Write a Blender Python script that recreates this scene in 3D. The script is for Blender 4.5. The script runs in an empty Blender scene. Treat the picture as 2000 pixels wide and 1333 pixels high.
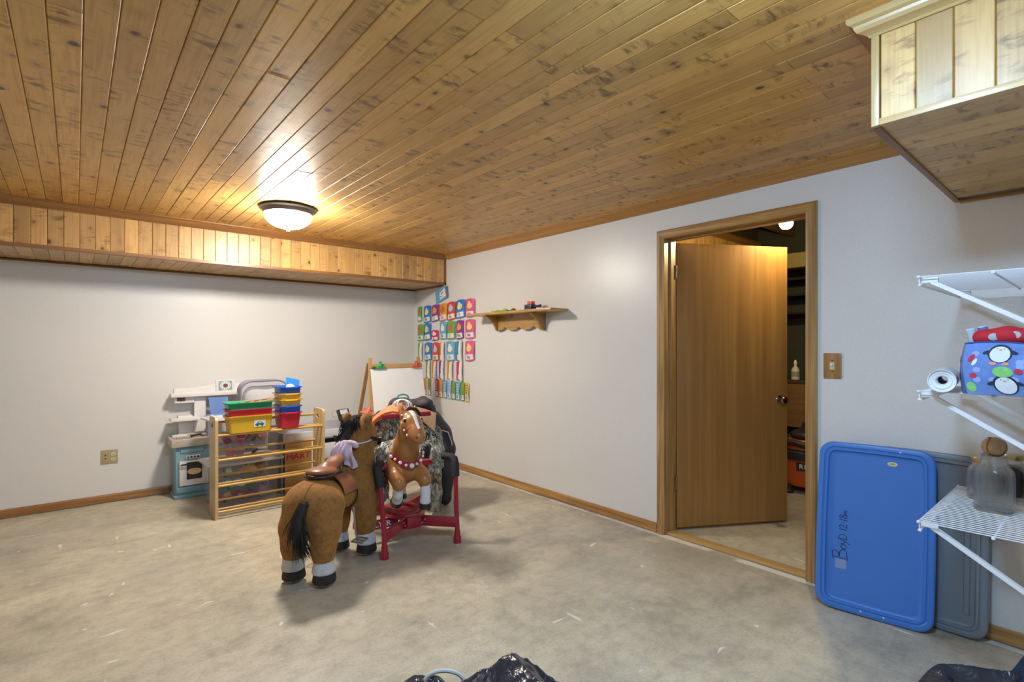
import bpy, bmesh, math, random
import numpy as np
from mathutils import Vector, Matrix, noise
random.seed(7)
PI = math.pi
scene = bpy.context.scene
COL = scene.collection

# ------------------------------------------------------------------ camera, world, exposure
cam_d = bpy.data.cameras.new('camera')
cam_d.sensor_width = 36.0
cam_d.lens = 36.0 * 1003.13 / 2000.0
cam_d.shift_y = 9.64 / 2000.0
cam_d.clip_start = 0.02
cam = bpy.data.objects.new('camera', cam_d)
COL.objects.link(cam)
cam.location = (0, 0, 1.30)
cam.rotation_euler = (PI / 2, 0, -math.radians(40.409))
scene.camera = cam

world = bpy.data.worlds.new('world')
scene.world = world
world.use_nodes = True
world.node_tree.nodes['Background'].inputs[0].default_value = (0.55, 0.62, 0.75, 1)
world.node_tree.nodes['Background'].inputs[1].default_value = 0.3

scene.view_settings.view_transform = 'Standard'
scene.view_settings.look = 'None'
scene.view_settings.gamma = 1.0
scene.view_settings.use_curve_mapping = False
scene.view_settings.exposure = 1.05
scene.cycles.max_bounces = 12
scene.cycles.transmission_bounces = 10
scene.cycles.diffuse_bounces = 4
scene.cycles.glossy_bounces = 3
scene.cycles.transparent_max_bounces = 40
scene.cycles.adaptive_threshold = 0.025
scene.cycles.caustics_reflective = False
scene.cycles.caustics_refractive = False

LAMP_MAIN = 38.0      # watts of the ceiling fixture in view
LAMP_NEAR = 35.0      # watts of the fixture over the camera
LAMP_FILL = 5.0      # watts of the added fill light, no fixture known there
LAMP_UTIL = 20.0

# ------------------------------------------------------------------ helpers
def link(o, parent=None):
    COL.objects.link(o)
    if parent is not None:
        o.parent = parent
    return o

def tag(o, label=None, cat=None, group=None, kind=None):
    if label: o['label'] = label
    if cat: o['category'] = cat
    if group: o['group'] = group
    if kind: o['kind'] = kind
    return o

def thing(name, label, cat, loc=(0, 0, 0), rotz=0.0, group=None, rot=None):
    o = bpy.data.objects.new(name, None)
    o.empty_display_size = 0.05
    COL.objects.link(o)
    o.location = loc
    o.rotation_euler = rot if rot else (0, 0, rotz)
    return tag(o, label, cat, group)

def copy_tree(o, parent=None):
    c = o.copy()
    COL.objects.link(c)
    c.parent = parent
    for ch in list(o.children):
        copy_tree(ch, c)
    return c

class B:
    """collects shapes; obj() links them as one mesh object"""
    def __init__(s):
        s.v = []; s.f = []; s.mi = []; s.cur = 0
    def _add(s, vs, fs):
        o = len(s.v)
        s.v += [tuple(map(float, p)) for p in vs]
        s.f += [tuple(i + o for i in f) for f in fs]
        s.mi += [s.cur] * len(fs)
        return s
    def box(s, x0, x1, y0, y1, z0, z1, M=None):
        vs = [(x, y, z) for z in (z0, z1) for y in (y0, y1) for x in (x0, x1)]
        if M is not None: vs = [tuple(M @ Vector(p)) for p in vs]
        return s._add(vs, [(0, 2, 3, 1), (4, 5, 7, 6), (0, 1, 5, 4), (2, 6, 7, 3), (0, 4, 6, 2), (1, 3, 7, 5)])
    def cbox(s, c, d, M=None):
        if M is None:
            return s.box(c[0]-d[0]/2, c[0]+d[0]/2, c[1]-d[1]/2, c[1]+d[1]/2, c[2]-d[2]/2, c[2]+d[2]/2)
        T = Matrix.Translation(c) @ M.to_4x4()
        return s.box(-d[0]/2, d[0]/2, -d[1]/2, d[1]/2, -d[2]/2, d[2]/2, T)
    def tube(s, pts, r, n=10, closed=False, flat=1.0, cap=True):
        P = [Vector(p) for p in pts]; m = len(P)
        R = list(r) if hasattr(r, '__len__') else [r] * m
        up = None; rings = []
        for i in range(m):
            a = P[(i - 1) % m] if (closed or i > 0) else P[i]
            b = P[(i + 1) % m] if (closed or i < m - 1) else P[i]
            t = (b - a)
            t = t.normalized() if t.length > 1e-9 else Vector((0, 0, 1))
            if up is None:
                up = Vector((0, 0, 1)) if abs(t.z) < 0.9 else Vector((1, 0, 0))
            u = (up - t * up.dot(t))
            if u.length < 1e-6: u = t.orthogonal()
            u.normalize(); w = t.cross(u); up = u
            rings.append([P[i] + (u * math.cos(2*PI*k/n) * flat + w * math.sin(2*PI*k/n)) * R[i] for k in range(n)])
        vs = [p for rg in rings for p in rg]; fs = []
        for i in range(m if closed else m - 1):
            j = (i + 1) % m
            for k in range(n):
                l = (k + 1) % n
                fs.append((i*n+k, i*n+l, j*n+l, j*n+k))
        if not closed and cap:
            fs.append(tuple(range(n - 1, -1, -1))); fs.append(tuple((m-1)*n + k for k in range(n)))
        return s._add(vs, fs)
    def lathe(s, prof, n=24, c=(0, 0, 0), M=None, sx=1.0, sy=1.0):
        vs = []; fs = []
        for (r, z) in prof:
            for k in range(n):
                a = 2*PI*k/n
                p = Vector((r*math.cos(a)*sx, r*math.sin(a)*sy, z))
                if M is not None: p = M @ p
                vs.append((p[0]+c[0], p[1]+c[1], p[2]+c[2]))
        for i in range(len(prof)-1):
            for k in range(n):
                l = (k+1) % n
                fs.append((i*n+k, i*n+l, (i+1)*n+l, (i+1)*n+k))
        if prof[0][0] > 1e-5: fs.append(tuple(range(n-1, -1, -1)))
        if prof[-1][0] > 1e-5: fs.append(tuple((len(prof)-1)*n+k for k in range(n)))
        return s._add(vs, fs)
    def prism(s, poly, fn, t0, t1):
        """poly: 2d outline, fn(u, v, t) -> xyz"""
        n = len(poly)
        vs = [fn(u, v, t0) for u, v in poly] + [fn(u, v, t1) for u, v in poly]
        fs = [tuple(range(n-1, -1, -1)), tuple(range(n, 2*n))]
        fs += [(i, (i+1) % n, n+(i+1) % n, n+i) for i in range(n)]
        return s._add(vs, fs)
    def grid(s, fn, nu, nv, flip=False):
        vs = [fn(i/nu, j/nv) for j in range(nv+1) for i in range(nu+1)]
        fs = []
        for j in range(nv):
            for i in range(nu):
                a = j*(nu+1)+i
                q = (a, a+1, a+nu+2, a+nu+1)
                fs.append(q[::-1] if flip else q)
        return s._add(vs, fs)
    def sheet(s, fn, nu, nv, th, nrm):
        """a sheet with thickness: fn(u,v) point, nrm(u,v) unit normal"""
        top = lambda u, v: Vector(fn(u, v)) + Vector(nrm(u, v)) * th
        o = len(s.v)
        s.grid(top, nu, nv); s.grid(fn, nu, nv, flip=True)
        N = (nu+1)*(nv+1)
        bd = [i for i in range(nu+1)] + [j*(nu+1)+nu for j in range(1, nv+1)] + \
             [nv*(nu+1)+i for i in range(nu-1, -1, -1)] + [j*(nu+1) for j in range(nv-1, 0, -1)]
        for i in range(len(bd)):
            a, b = bd[i], bd[(i+1) % len(bd)]
            s.f.append((o+a, o+N+a, o+N+b, o+b)); s.mi.append(s.cur)
        return s
    def ell(s, c, r, n=16, m=10, M=None):
        prof = [(max(math.sin(PI*i/m), 1e-6), -math.cos(PI*i/m)) for i in range(m+1)]
        vs = []; fs = []
        for (q, z) in prof:
            for k in range(n):
                a = 2*PI*k/n
                p = Vector((q*math.cos(a)*r[0], q*math.sin(a)*r[1], z*r[2]))
                if M is not None: p = M @ p
                vs.append((p[0]+c[0], p[1]+c[1], p[2]+c[2]))
        for i in range(m):
            for k in range(n):
                l = (k+1) % n
                fs.append((i*n+k, i*n+l, (i+1)*n+l, (i+1)*n+k))
        return s._add(vs, fs)
    def mesh(s, name, mats, bevel=0.0, smooth=True, angle=35, seg=2, weld=False):
        me = bpy.data.meshes.new(name)
        me.from_pydata(s.v, [], s.f)
        mats = mats if isinstance(mats, (list, tuple)) else [mats]
        for m in mats: me.materials.append(m)
        me.polygons.foreach_set('material_index', s.mi)
        if bevel > 0 or weld:
            bm = bmesh.new(); bm.from_mesh(me)
            if weld: bmesh.ops.remove_doubles(bm, verts=bm.verts, dist=1e-5)
            if bevel > 0:
                ed = [e for e in bm.edges if len(e.link_faces) == 2 and e.calc_face_angle(0) > 0.6]
                bmesh.ops.bevel(bm, geom=ed, offset=bevel, segments=seg, profile=0.6, affect='EDGES', clamp_overlap=True)
            bm.to_mesh(me); bm.free()
        me.update()
        if smooth:
            me.shade_smooth()
            me.set_sharp_from_angle(angle=math.radians(angle))
        return me
    def obj(s, name, mats, parent=None, **kw):
        return link(bpy.data.objects.new(name, s.mesh(name, mats, **kw)), parent)

def inst(name, me, parent=None, loc=(0, 0, 0), rot=(0, 0, 0), scale=None):
    o = bpy.data.objects.new(name, me)
    o.location = loc; o.rotation_euler = rot
    if scale: o.scale = scale
    return link(o, parent)

# ------------------------------------------------------------------ implicit surfaces for soft bodies
def cone(a, b, ra, rb):
    a = np.array(a, float); b = np.array(b, float)
    def d(P):
        ab = b - a; t = np.clip(((P - a) @ ab) / max(ab @ ab, 1e-12), 0, 1)
        return np.linalg.norm(P - (a + t[..., None]*ab), axis=-1) - (ra + t*(rb - ra))
    d.lo = np.minimum(a - ra, b - rb); d.hi = np.maximum(a + ra, b + rb)
    return d
def ellip(c, r, R=None):
    c = np.array(c, float); r = np.array(r, float)
    Rm = np.eye(3) if R is None else np.array(R.to_3x3())
    def d(P):
        q = (P - c) @ Rm
        k0 = np.linalg.norm(q / r, axis=-1); k1 = np.linalg.norm(q / (r*r), axis=-1)
        return k0*(k0 - 1)/np.maximum(k1, 1e-9)
    m = r.max(); d.lo = c - m; d.hi = c + m
    return d
def chain(pts, rad):
    return [cone(pts[i], pts[i+1], rad[i], rad[i+1]) for i in range(len(pts)-1)]
def blend(prims, name, mat, parent, h=0.01, k=0.03, cut=None, disp=None, smooth=True):
    lo = np.min([p.lo for p in prims], axis=0) - 3*h; hi = np.max([p.hi for p in prims], axis=0) + 3*h
    n = np.ceil((hi - lo)/h).astype(int) + 1
    ax = [lo[i] + h*np.arange(n[i]) for i in range(3)]
    P = np.stack(np.meshgrid(*ax, indexing='ij'), -1)
    F = None
    for p in prims:
        d = p(P)
        if F is None: F = d
        else:
            hh = np.clip(0.5 + 0.5*(F - d)/k, 0, 1)
            F = F*(1-hh) + d*hh - k*hh*(1-hh)
    if cut is not None: F = np.maximum(F, cut(P))
    if disp is not None: F = F + disp(P)
    S = F < 0
    idx = -np.ones([m-1 for m in n], int)
    cnt = np.zeros(idx.shape); pos = np.zeros(idx.shape + (3,))
    corner = [(i, j, l) for i in (0, 1) for j in (0, 1) for l in (0, 1)]
    sl = lambda c: tuple(slice(c[q], n[q]-1+c[q]) for q in range(3))
    for a in corner:
        for q in range(3):
            if a[q] == 0:
                b = list(a); b[q] = 1; b = tuple(b)
                fa, fb = F[sl(a)], F[sl(b)]
                m = (S[sl(a)] != S[sl(b)])
                t = np.where(m, fa/np.where(m, fa - fb, 1), 0)
                cnt += m
                for e in range(3):
                    pos[..., e] += m*(a[e] + (t if e == q else 0))
    act = cnt > 0
    idx[act] = np.arange(act.sum())
    base = np.stack(np.meshgrid(*[np.arange(m-1) for m in n], indexing='ij'), -1)[act]
    V = lo + h*(base + pos[act]/cnt[act][:, None])
    faces = []
    for q in range(3):
        u, w = [(1, 2), (2, 0), (0, 1)][q]
        s0 = [slice(1, n[e]-1) for e in range(3)]; s1 = list(s0)
        s0[q] = slice(0, n[q]-1); s1[q] = slice(1, n[q])
        A, Bq = S[tuple(s0)], S[tuple(s1)]
        for sgn, msk in ((0, A & ~Bq), (1, ~A & Bq)):
            I = np.argwhere(msk)
            off = np.array([1, 1, 1]); off[q] = 0
            I = I + off
            def cell(du, dw):
                J = I.copy(); J[:, u] -= du; J[:, w] -= dw
                return idx[J[:, 0], J[:, 1], J[:, 2]]
            quad = np.stack([cell(1, 1), cell(0, 1), cell(0, 0), cell(1, 0)], 1)
            faces.append(quad if sgn == 0 else quad[:, ::-1])
    Fc = np.concatenate(faces)
    me = bpy.data.meshes.new(name)
    me.from_pydata(V.tolist(), [], Fc.tolist())
    for m in (mat if isinstance(mat, (list, tuple)) else [mat]): me.materials.append(m)
    me.update()
    if smooth: me.shade_smooth()
    return link(bpy.data.objects.new(name, me), parent)

_TXT = {}
def text_mesh(body, mat, size=1.0, extrude=0.0, bold=0.0):
    key = (body, mat.name, size, extrude, bold)
    if key in _TXT: return _TXT[key]
    cu = bpy.data.curves.new('lettering', 'FONT')
    cu.body = body; cu.size = size; cu.extrude = extrude; cu.offset = bold
    cu.align_x = 'CENTER'; cu.align_y = 'CENTER'; cu.resolution_u = 3
    o = bpy.data.objects.new('lettering', cu); COL.objects.link(o)
    dg = bpy.context.evaluated_depsgraph_get()
    me = bpy.data.meshes.new_from_object(o.evaluated_get(dg))
    me.materials.clear(); me.materials.append(mat)
    bpy.data.objects.remove(o); _TXT[key] = me
    return me

def rrect(w, h, r, n=5, bow=0.0):
    pts = []
    for cx, cy, a0 in ((w/2-r, h/2-r, 0), (-w/2+r, h/2-r, 90), (-w/2+r, -h/2+r, 180), (w/2-r, -h/2+r, 270)):
        for i in range(n+1):
            a = math.radians(a0 + 90*i/n)
            pts.append([cx + r*math.cos(a), cy + r*math.sin(a)])
    if bow:
        out = []
        for i in range(len(pts)):
            p, q = pts[i], pts[(i+1) % len(pts)]
            m = 1 if math.dist(p, q) < 0.1 else 8
            for k in range(m):
                out.append([p[0]+(q[0]-p[0])*k/m, p[1]+(q[1]-p[1])*k/m])
        for p in out:
            p[0] *= 1 + bow*(1-(p[1]/(h/2))**2)*h/w
            p[1] *= 1 + bow*(1-(p[0]/(w/2))**2)
        pts = out
    return [tuple(p) for p in pts]

# ------------------------------------------------------------------ materials
_M = {}
def nt(name):
    m = bpy.data.materials.new(name); m.use_nodes = True
    t = m.node_tree; N = t.nodes
    return m, t, N, N['Principled BSDF']
def node(t, typ, **kw):
    n = t.nodes.new(typ)
    for k, v in kw.items():
        if k.startswith('i_'):
            key = k[2:]
            key = int(key) if key.isdigit() else key.replace('_', ' ')
            n.inputs[key].default_value = v
        else: setattr(n, k, v)
    return n
def ramp(t, src, stops):
    r = t.nodes.new('ShaderNodeValToRGB')
    el = r.color_ramp.elements
    while len(el) < len(stops): el.new(0.5)
    for e, (p, c) in zip(el, stops):
        e.position = p; e.color = (c if len(c) == 4 else (*c, 1)) if hasattr(c, '__len__') else (c, c, c, 1)
    t.links.new(src, r.inputs[0])
    return r.outputs[0]
def mix(t, fac, a, b, mode='MIX'):
    m = t.nodes.new('ShaderNodeMix'); m.data_type = 'RGBA'; m.blend_type = mode
    for key, val in ((0, fac), (6, a), (7, b)):
        if hasattr(val, 'is_linked') or isinstance(val, bpy.types.NodeSocket): t.links.new(val, m.inputs[key])
        elif key == 0: m.inputs[0].default_value = val
        else: m.inputs[key].default_value = (*val, 1) if len(val) == 3 else val
    return m.outputs[2]
def mathn(t, op, a, b=None):
    m = t.nodes.new('ShaderNodeMath'); m.operation = op
    for i, v in enumerate((a, b)):
        if v is None: continue
        if isinstance(v, bpy.types.NodeSocket): t.links.new(v, m.inputs[i])
        else: m.inputs[i].default_value = v
    return m.outputs[0]
def coords(t, scale=(1, 1, 1), rnd=False, kind='Object'):
    tc = t.nodes.new('ShaderNodeTexCoord')
    src = tc.outputs[kind]
    if rnd:
        oi = t.nodes.new('ShaderNodeObjectInfo')
        mu = t.nodes.new('ShaderNodeVectorMath'); mu.operation = 'MULTIPLY_ADD'
        cx = t.nodes.new('ShaderNodeCombineXYZ')
        for i, f in enumerate((37.3, 91.7, 53.1)):
            t.links.new(mathn(t, 'MULTIPLY', oi.outputs['Random'], f), cx.inputs[i])
        ad = t.nodes.new('ShaderNodeVectorMath'); ad.operation = 'ADD'
        t.links.new(src, ad.inputs[0]); t.links.new(cx.outputs[0], ad.inputs[1])
        src = ad.outputs[0]
    mp = t.nodes.new('ShaderNodeMapping'); mp.inputs['Scale'].default_value = scale
    t.links.new(src, mp.inputs[0])
    return mp.outputs[0]
def noisen(t, vec, scale, detail=4, rough=0.55, dist=0.0):
    n = node(t, 'ShaderNodeTexNoise', i_Scale=scale, i_Detail=detail, i_Roughness=rough, i_Distortion=dist)
    t.links.new(vec, n.inputs['Vector'])
    return n.outputs['Fac']
def bump(t, bs, h, strength, dist=0.01):
    b = node(t, 'ShaderNodeBump', i_Strength=strength, i_Distance=dist)
    t.links.new(h, b.inputs['Height']); t.links.new(b.outputs[0], bs.inputs['Normal'])

def mat(name, col, rough=0.5, metal=0.0, var=0.0, vs=20.0, bs=0.0, bsc=200.0, coat=0.0, sheen=0.0, spec=0.5):
    if name in _M: return _M[name]
    m, t, N, p = nt(name)
    p.inputs['Base Color'].default_value = (*col, 1)
    p.inputs['Roughness'].default_value = rough
    p.inputs['Metallic'].default_value = metal
    p.inputs['Coat Weight'].default_value = coat
    p.inputs['Sheen Weight'].default_value = sheen
    p.inputs['Specular IOR Level'].default_value = spec
    if var or bs: v = coords(t)
    if var:
        f = noisen(t, v, vs)
        c = mix(t, f, tuple(max(0, x*(1-var)) for x in col), tuple(min(1, x*(1+var)) for x in col))
        t.links.new(c, p.inputs['Base Color'])
    if bs:
        bump(t, p, noisen(t, v, bsc, 2), bs, 0.004)
    _M[name] = m
    return m

def emit(name, col, strength):
    m = bpy.data.materials.new(name); m.use_nodes = True
    t = m.node_tree; t.nodes.clear()
    o = t.nodes.new('ShaderNodeOutputMaterial'); e = t.nodes.new('ShaderNodeEmission')
    e.inputs[0].default_value = (*col, 1); e.inputs[1].default_value = strength
    t.links.new(e.outputs[0], o.inputs[0])
    return m

def pine(name, light, mid, dark, axis, rough=0.3, coat=0.3, knots=1.0, smear=1.0, ks=1.0, vary=0.30):
    """knotty pine board, grain along the given local axis"""
    m, t, N, p = nt(name)
    def sc(along, across):
        s = [across]*3; s[axis] = along; return tuple(s)
    base = coords(t, (1, 1, 1), True)
    def mp(scale):
        q = t.nodes.new('ShaderNodeMapping'); q.inputs['Scale'].default_value = scale
        t.links.new(base, q.inputs[0]); return q.outputs[0]
    g = noisen(t, mp(sc(2.4, 44)), 1.0, 3, 0.6)
    big = noisen(t, mp(sc(1.6, 5)), 1.7, 1)
    c = ramp(t, g, [(0.30, mid), (0.5, light), (0.72, mid)])
    c = mix(t, mathn(t, 'MULTIPLY', ramp(t, big, [(0.35, 0.0), (0.75, 1.0)]), 0.55), c, mid)
    # dark figure running across the grain
    s1 = noisen(t, mp(sc(26, 9)), 1.0, 3, 0.62, 0.8)
    s2 = noisen(t, mp(sc(5.0, 9)), 1.0, 1)
    sm = mathn(t, 'MULTIPLY', ramp(t, s1, [(0.50, 0.0), (0.66, 1.0)]), ramp(t, s2, [(0.49, 0.0), (0.62, 1.0)]))
    c = mix(t, mathn(t, 'MULTIPLY', sm, 0.8*smear), c, dark)
    # knots with a darker halo
    vo = node(t, 'ShaderNodeTexVoronoi', i_Scale=1.0, i_Randomness=1.0)
    t.links.new(mp(sc(7.5*ks, 9.0*ks)), vo.inputs['Vector'])
    sepc = t.nodes.new('ShaderNodeSeparateColor'); t.links.new(vo.outputs['Color'], sepc.inputs[0])
    on = ramp(t, sepc.outputs[0], [(0.36, 0.0), (0.40, 1.0)])
    dd = mathn(t, 'ADD', vo.outputs['Distance'], mathn(t, 'MULTIPLY', mathn(t, 'SUBTRACT', s1, 0.5), 0.22))
    k1 = mathn(t, 'MULTIPLY', ramp(t, dd, [(0.07, 1.0), (0.15, 0.0)]), on)
    k2 = mathn(t, 'MULTIPLY', ramp(t, dd, [(0.10, 1.0), (0.36, 0.0)]), on)
    c = mix(t, mathn(t, 'MULTIPLY', k2, 0.40*knots), c, tuple(0.5*(a+b) for a, b in zip(mid, dark)))
    c = mix(t, mathn(t, 'MULTIPLY', k1, 0.9*knots), c, tuple(x*0.7 for x in dark))
    oi = t.nodes.new('ShaderNodeObjectInfo')
    hv = t.nodes.new('ShaderNodeHueSaturation')
    t.links.new(mathn(t, 'ADD', mathn(t, 'MULTIPLY', oi.outputs['Random'], vary), 1.0-0.5*vary), hv.inputs['Value'])
    t.links.new(c, hv.inputs['Color'])
    t.links.new(hv.outputs[0], p.inputs['Base Color'])
    t.links.new(mathn(t, 'ADD', mathn(t, 'MULTIPLY', s1, 0.25), rough - 0.10), p.inputs['Roughness'])
    p.inputs['Coat Weight'].default_value = coat; p.inputs['Coat Roughness'].default_value = 0.3
    bump(t, p, noisen(t, mp(sc(12, 30)), 1.0, 1), 0.16, 0.004)
    _M[name] = m
    return m

def oak(name, light, dark, axis, rough=0.38, coat=0.15, sc0=1.0, rnd=True, contrast=1.0):
    m, t, N, p = nt(name)
    s = [44*sc0]*3; s[axis] = 1.3*sc0
    v = coords(t, tuple(s), rnd)
    s2 = [9*sc0]*3; s2[axis] = 0.8*sc0
    v2 = coords(t, tuple(s2), rnd)
    g = noisen(t, v, 1.0, 4, 0.65)
    w = noisen(t, v2, 1.0, 2, 0.5, 0.7)
    c = ramp(t, g, [(0.5-0.16*contrast, dark), (0.5, tuple(0.5*(a+b) for a, b in zip(light, dark))), (0.5+0.12*contrast, light)])
    c = mix(t, mathn(t, 'MULTIPLY', ramp(t, w, [(0.35, 0.0), (0.7, 1.0)]), 0.5), c, dark)
    t.links.new(c, p.inputs['Base Color'])
    p.inputs['Roughness'].default_value = rough
    p.inputs['Coat Weight'].default_value = coat; p.inputs['Coat Roughness'].default_value = 0.25
    _M[name] = m
    return m
# ------------------------------------------------------------------ shared materials
CEIL = pine('varnished_ceiling_pine', (0.68, 0.395, 0.115), (0.53, 0.280, 0.074), (0.105, 0.056, 0.018), 1, 0.42, 0.13, 1.1, 1.0, 1.0, 0.36)
SOFV = pine('varnished_soffit_pine', (0.56, 0.34, 0.12), (0.44, 0.235, 0.075), (0.15, 0.066, 0.018), 2, 0.40, 0.10, 1.35, 0.95, 1.1, 0.46)
SOFY = pine('soffit_underside_bounce_lit', (0.62, 0.40, 0.165), (0.48, 0.285, 0.105), (0.10, 0.055, 0.025), 1, 0.42, 0.15)  # same soffit pine, lightened to carry light bounced off the floor
UTILP = pine('utility_pine_panel', (0.52, 0.30, 0.09), (0.40, 0.21, 0.06), (0.12, 0.05, 0.015), 2, 0.4, 0.1, 0.8, 0.3)
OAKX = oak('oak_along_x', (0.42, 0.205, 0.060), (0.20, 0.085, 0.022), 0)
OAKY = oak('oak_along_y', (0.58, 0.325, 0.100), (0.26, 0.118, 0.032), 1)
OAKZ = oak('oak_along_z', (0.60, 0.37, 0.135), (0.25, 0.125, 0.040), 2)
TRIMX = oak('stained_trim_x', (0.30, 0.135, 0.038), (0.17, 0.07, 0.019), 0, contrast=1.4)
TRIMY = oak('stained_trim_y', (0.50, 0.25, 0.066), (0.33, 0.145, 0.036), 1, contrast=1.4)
PALEY = oak('pale_lit_trim_y', (0.55, 0.36, 0.15), (0.40, 0.24, 0.09), 1, contrast=1.6)  # soffit trim pine paled for the bright light on it; also the threshold
PALEZ = oak('pale_lit_trim_z', (0.55, 0.38, 0.17), (0.42, 0.26, 0.10), 2, contrast=1.6)  # upright soffit bead, its bright lighting put into the pale colour
SLAB = oak('door_veneer', (0.55, 0.285, 0.082), (0.34, 0.155, 0.042), 2, 0.36, 0.15, 0.55, contrast=1.7)
BRASS = mat('aged_brass', (0.42, 0.30, 0.12), 0.32, 1.0, bs=0.1)
BRONZE = mat('dark_bronze', (0.15, 0.135, 0.13), 0.42, 0.6)
KNOBM = mat('knob_metal', (0.30, 0.24, 0.19), 0.18, 1.0)

def wall_paint(name, col):
    m, t, N, p = nt(name)
    v = coords(t)
    f = noisen(t, v, 1.3, 1)
    c = mix(t, f, tuple(x*0.96 for x in col), tuple(min(1, x*1.03) for x in col))
    sp = noisen(t, v, 260, 1, 0.7)
    c = mix(t, mathn(t, 'MULTIPLY', ramp(t, sp, [(0.40, 1.0), (0.56, 0.0)]), 0.16), c, tuple(x*0.62 for x in col))
    t.links.new(c, p.inputs['Base Color'])
    p.inputs['Roughness'].default_value = 0.33
    p.inputs['Specular IOR Level'].default_value = 0.5
    return m
WALL = wall_paint('vinyl_wall', (0.74, 0.735, 0.72))
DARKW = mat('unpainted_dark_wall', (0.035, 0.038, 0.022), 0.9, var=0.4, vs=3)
FRAMEW = mat('rough_framing', (0.13, 0.075, 0.03), 0.8, var=0.3, vs=8)

def concrete():
    m, t, N, p = nt('worn_concrete')
    v = coords(t)
    big = noisen(t, v, 0.8, 4, 0.62)
    med = noisen(t, v, 2.6, 5, 0.68, 0.25)
    vst = coords(t, (2.2, 9.0, 1))
    streak = noisen(t, vst, 1.3, 4, 0.7, 0.6)
    fin = noisen(t, v, 90, 1, 0.6); mot = noisen(t, v, 13, 3, 0.65)
    c = ramp(t, med, [(0.28, (0.32, 0.285, 0.215)), (0.43, (0.47, 0.420, 0.315)), (0.58, (0.56, 0.500, 0.375)), (0.74, (0.63, 0.570, 0.440))])
    # damp grey staining and trowel streaks
    c = mix(t, mathn(t, 'MULTIPLY', ramp(t, big, [(0.40, 0.0), (0.64, 1.0)]), 0.50), c, (0.285, 0.270, 0.230))
    c = mix(t, mathn(t, 'MULTIPLY', ramp(t, streak, [(0.36, 1.0), (0.50, 0.0)]), 0.20), c, (0.24, 0.225, 0.19))
    c = mix(t, mathn(t, 'MULTIPLY', ramp(t, fin, [(0.36, 1.0), (0.48, 0.0)]), 0.18), c, (0.15, 0.14, 0.12))
    c = mix(t, mathn(t, 'MULTIPLY', ramp(t, mot, [(0.36, 1.0), (0.52, 0.0)]), 0.26), c, (0.21, 0.195, 0.16))
    c = mix(t, mathn(t, 'MULTIPLY', ramp(t, mot, [(0.55, 0.0), (0.70, 1.0)]), 0.18), c, (0.64, 0.60, 0.50))
    # flecks and scrapes of white paint
    def flecks(scale, vec, lo, hi, keep, seed):
        vo = node(t, 'ShaderNodeTexVoronoi', i_Scale=scale, i_Randomness=1.0)
        ns = node(t, 'ShaderNodeTexNoise', i_Scale=scale*4.0, i_Detail=2.0)
        t.links.new(vec, ns.inputs['Vector'])
        sc = t.nodes.new('ShaderNodeVectorMath'); sc.operation = 'SCALE'; sc.inputs['Scale'].default_value = 0.42/scale
        ad = t.nodes.new('ShaderNodeVectorMath'); ad.operation = 'ADD'
        t.links.new(ns.outputs['Color'], sc.inputs[0]); t.links.new(vec, ad.inputs[0]); t.links.new(sc.outputs[0], ad.inputs[1])
        t.links.new(ad.outputs[0], vo.inputs['Vector'])
        se = t.nodes.new('ShaderNodeSeparateColor'); t.links.new(vo.outputs['Color'], se.inputs[0])
        return mathn(t, 'MULTIPLY', ramp(t, vo.outputs['Distance'], [(lo, 1.0), (hi, 0.0)]), ramp(t, se.outputs[1], [(keep, 0.0), (keep+0.03, 1.0)]))
    pt = mathn(t, 'MAXIMUM', flecks(7.0, v, 0.07, 0.11, 0.62, 0), flecks(1.0, coords(t, (9.0, 2.2, 1)), 0.07, 0.12, 0.55, 1))
    pt = mathn(t, 'MAXIMUM', pt, flecks(1.0, coords(t, (2.0, 8.0, 1)), 0.06, 0.10, 0.60, 2))
    sm = mathn(t, 'MULTIPLY', ramp(t, streak, [(0.58, 0.0), (0.66, 1.0)]), ramp(t, noisen(t, v, 1.1, 2), [(0.50, 0.0), (0.60, 1.0)]))
    pt = mathn(t, 'MAXIMUM', pt, mathn(t, 'MULTIPLY', sm, 0.22))
    # painted line left along the right wall
    sx = t.nodes.new('ShaderNodeSeparateXYZ'); t.links.new(v, sx.inputs[0])
    wob = mathn(t, 'ADD', sx.outputs[0], mathn(t, 'MULTIPLY', noisen(t, v, 5, 2), 0.018))
    edge = mathn(t, 'MULTIPLY', mathn(t, 'GREATER_THAN', wob, 3.050), mathn(t, 'LESS_THAN', sx.outputs[0], 3.095))
    edge = mathn(t, 'MULTIPLY', edge, ramp(t, noisen(t, v, 2.2, 2), [(0.38, 0.0), (0.44, 1.0)]))
    pt = mathn(t, 'MAXIMUM', pt, edge)
    c = mix(t, mathn(t, 'MULTIPLY', pt, 0.85), c, (0.70, 0.69, 0.66))
    t.links.new(c, p.inputs['Base Color'])
    t.links.new(ramp(t, big, [(0.35, 0.55), (0.65, 0.32)]), p.inputs['Roughness'])
    return m
CONC = concrete()

# ------------------------------------------------------------------ room shell
XW, YB, XL, YF, ZC = 3.09, 5.42, -2.4, -2.6, 2.29
UX, UY0, UY1, UZ = 5.75, -0.4, 2.55, 2.50        # utility room beyond the door
def struct(o, label=None):
    o['kind'] = 'structure'
    if label: o['label'] = label
    return o

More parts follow.
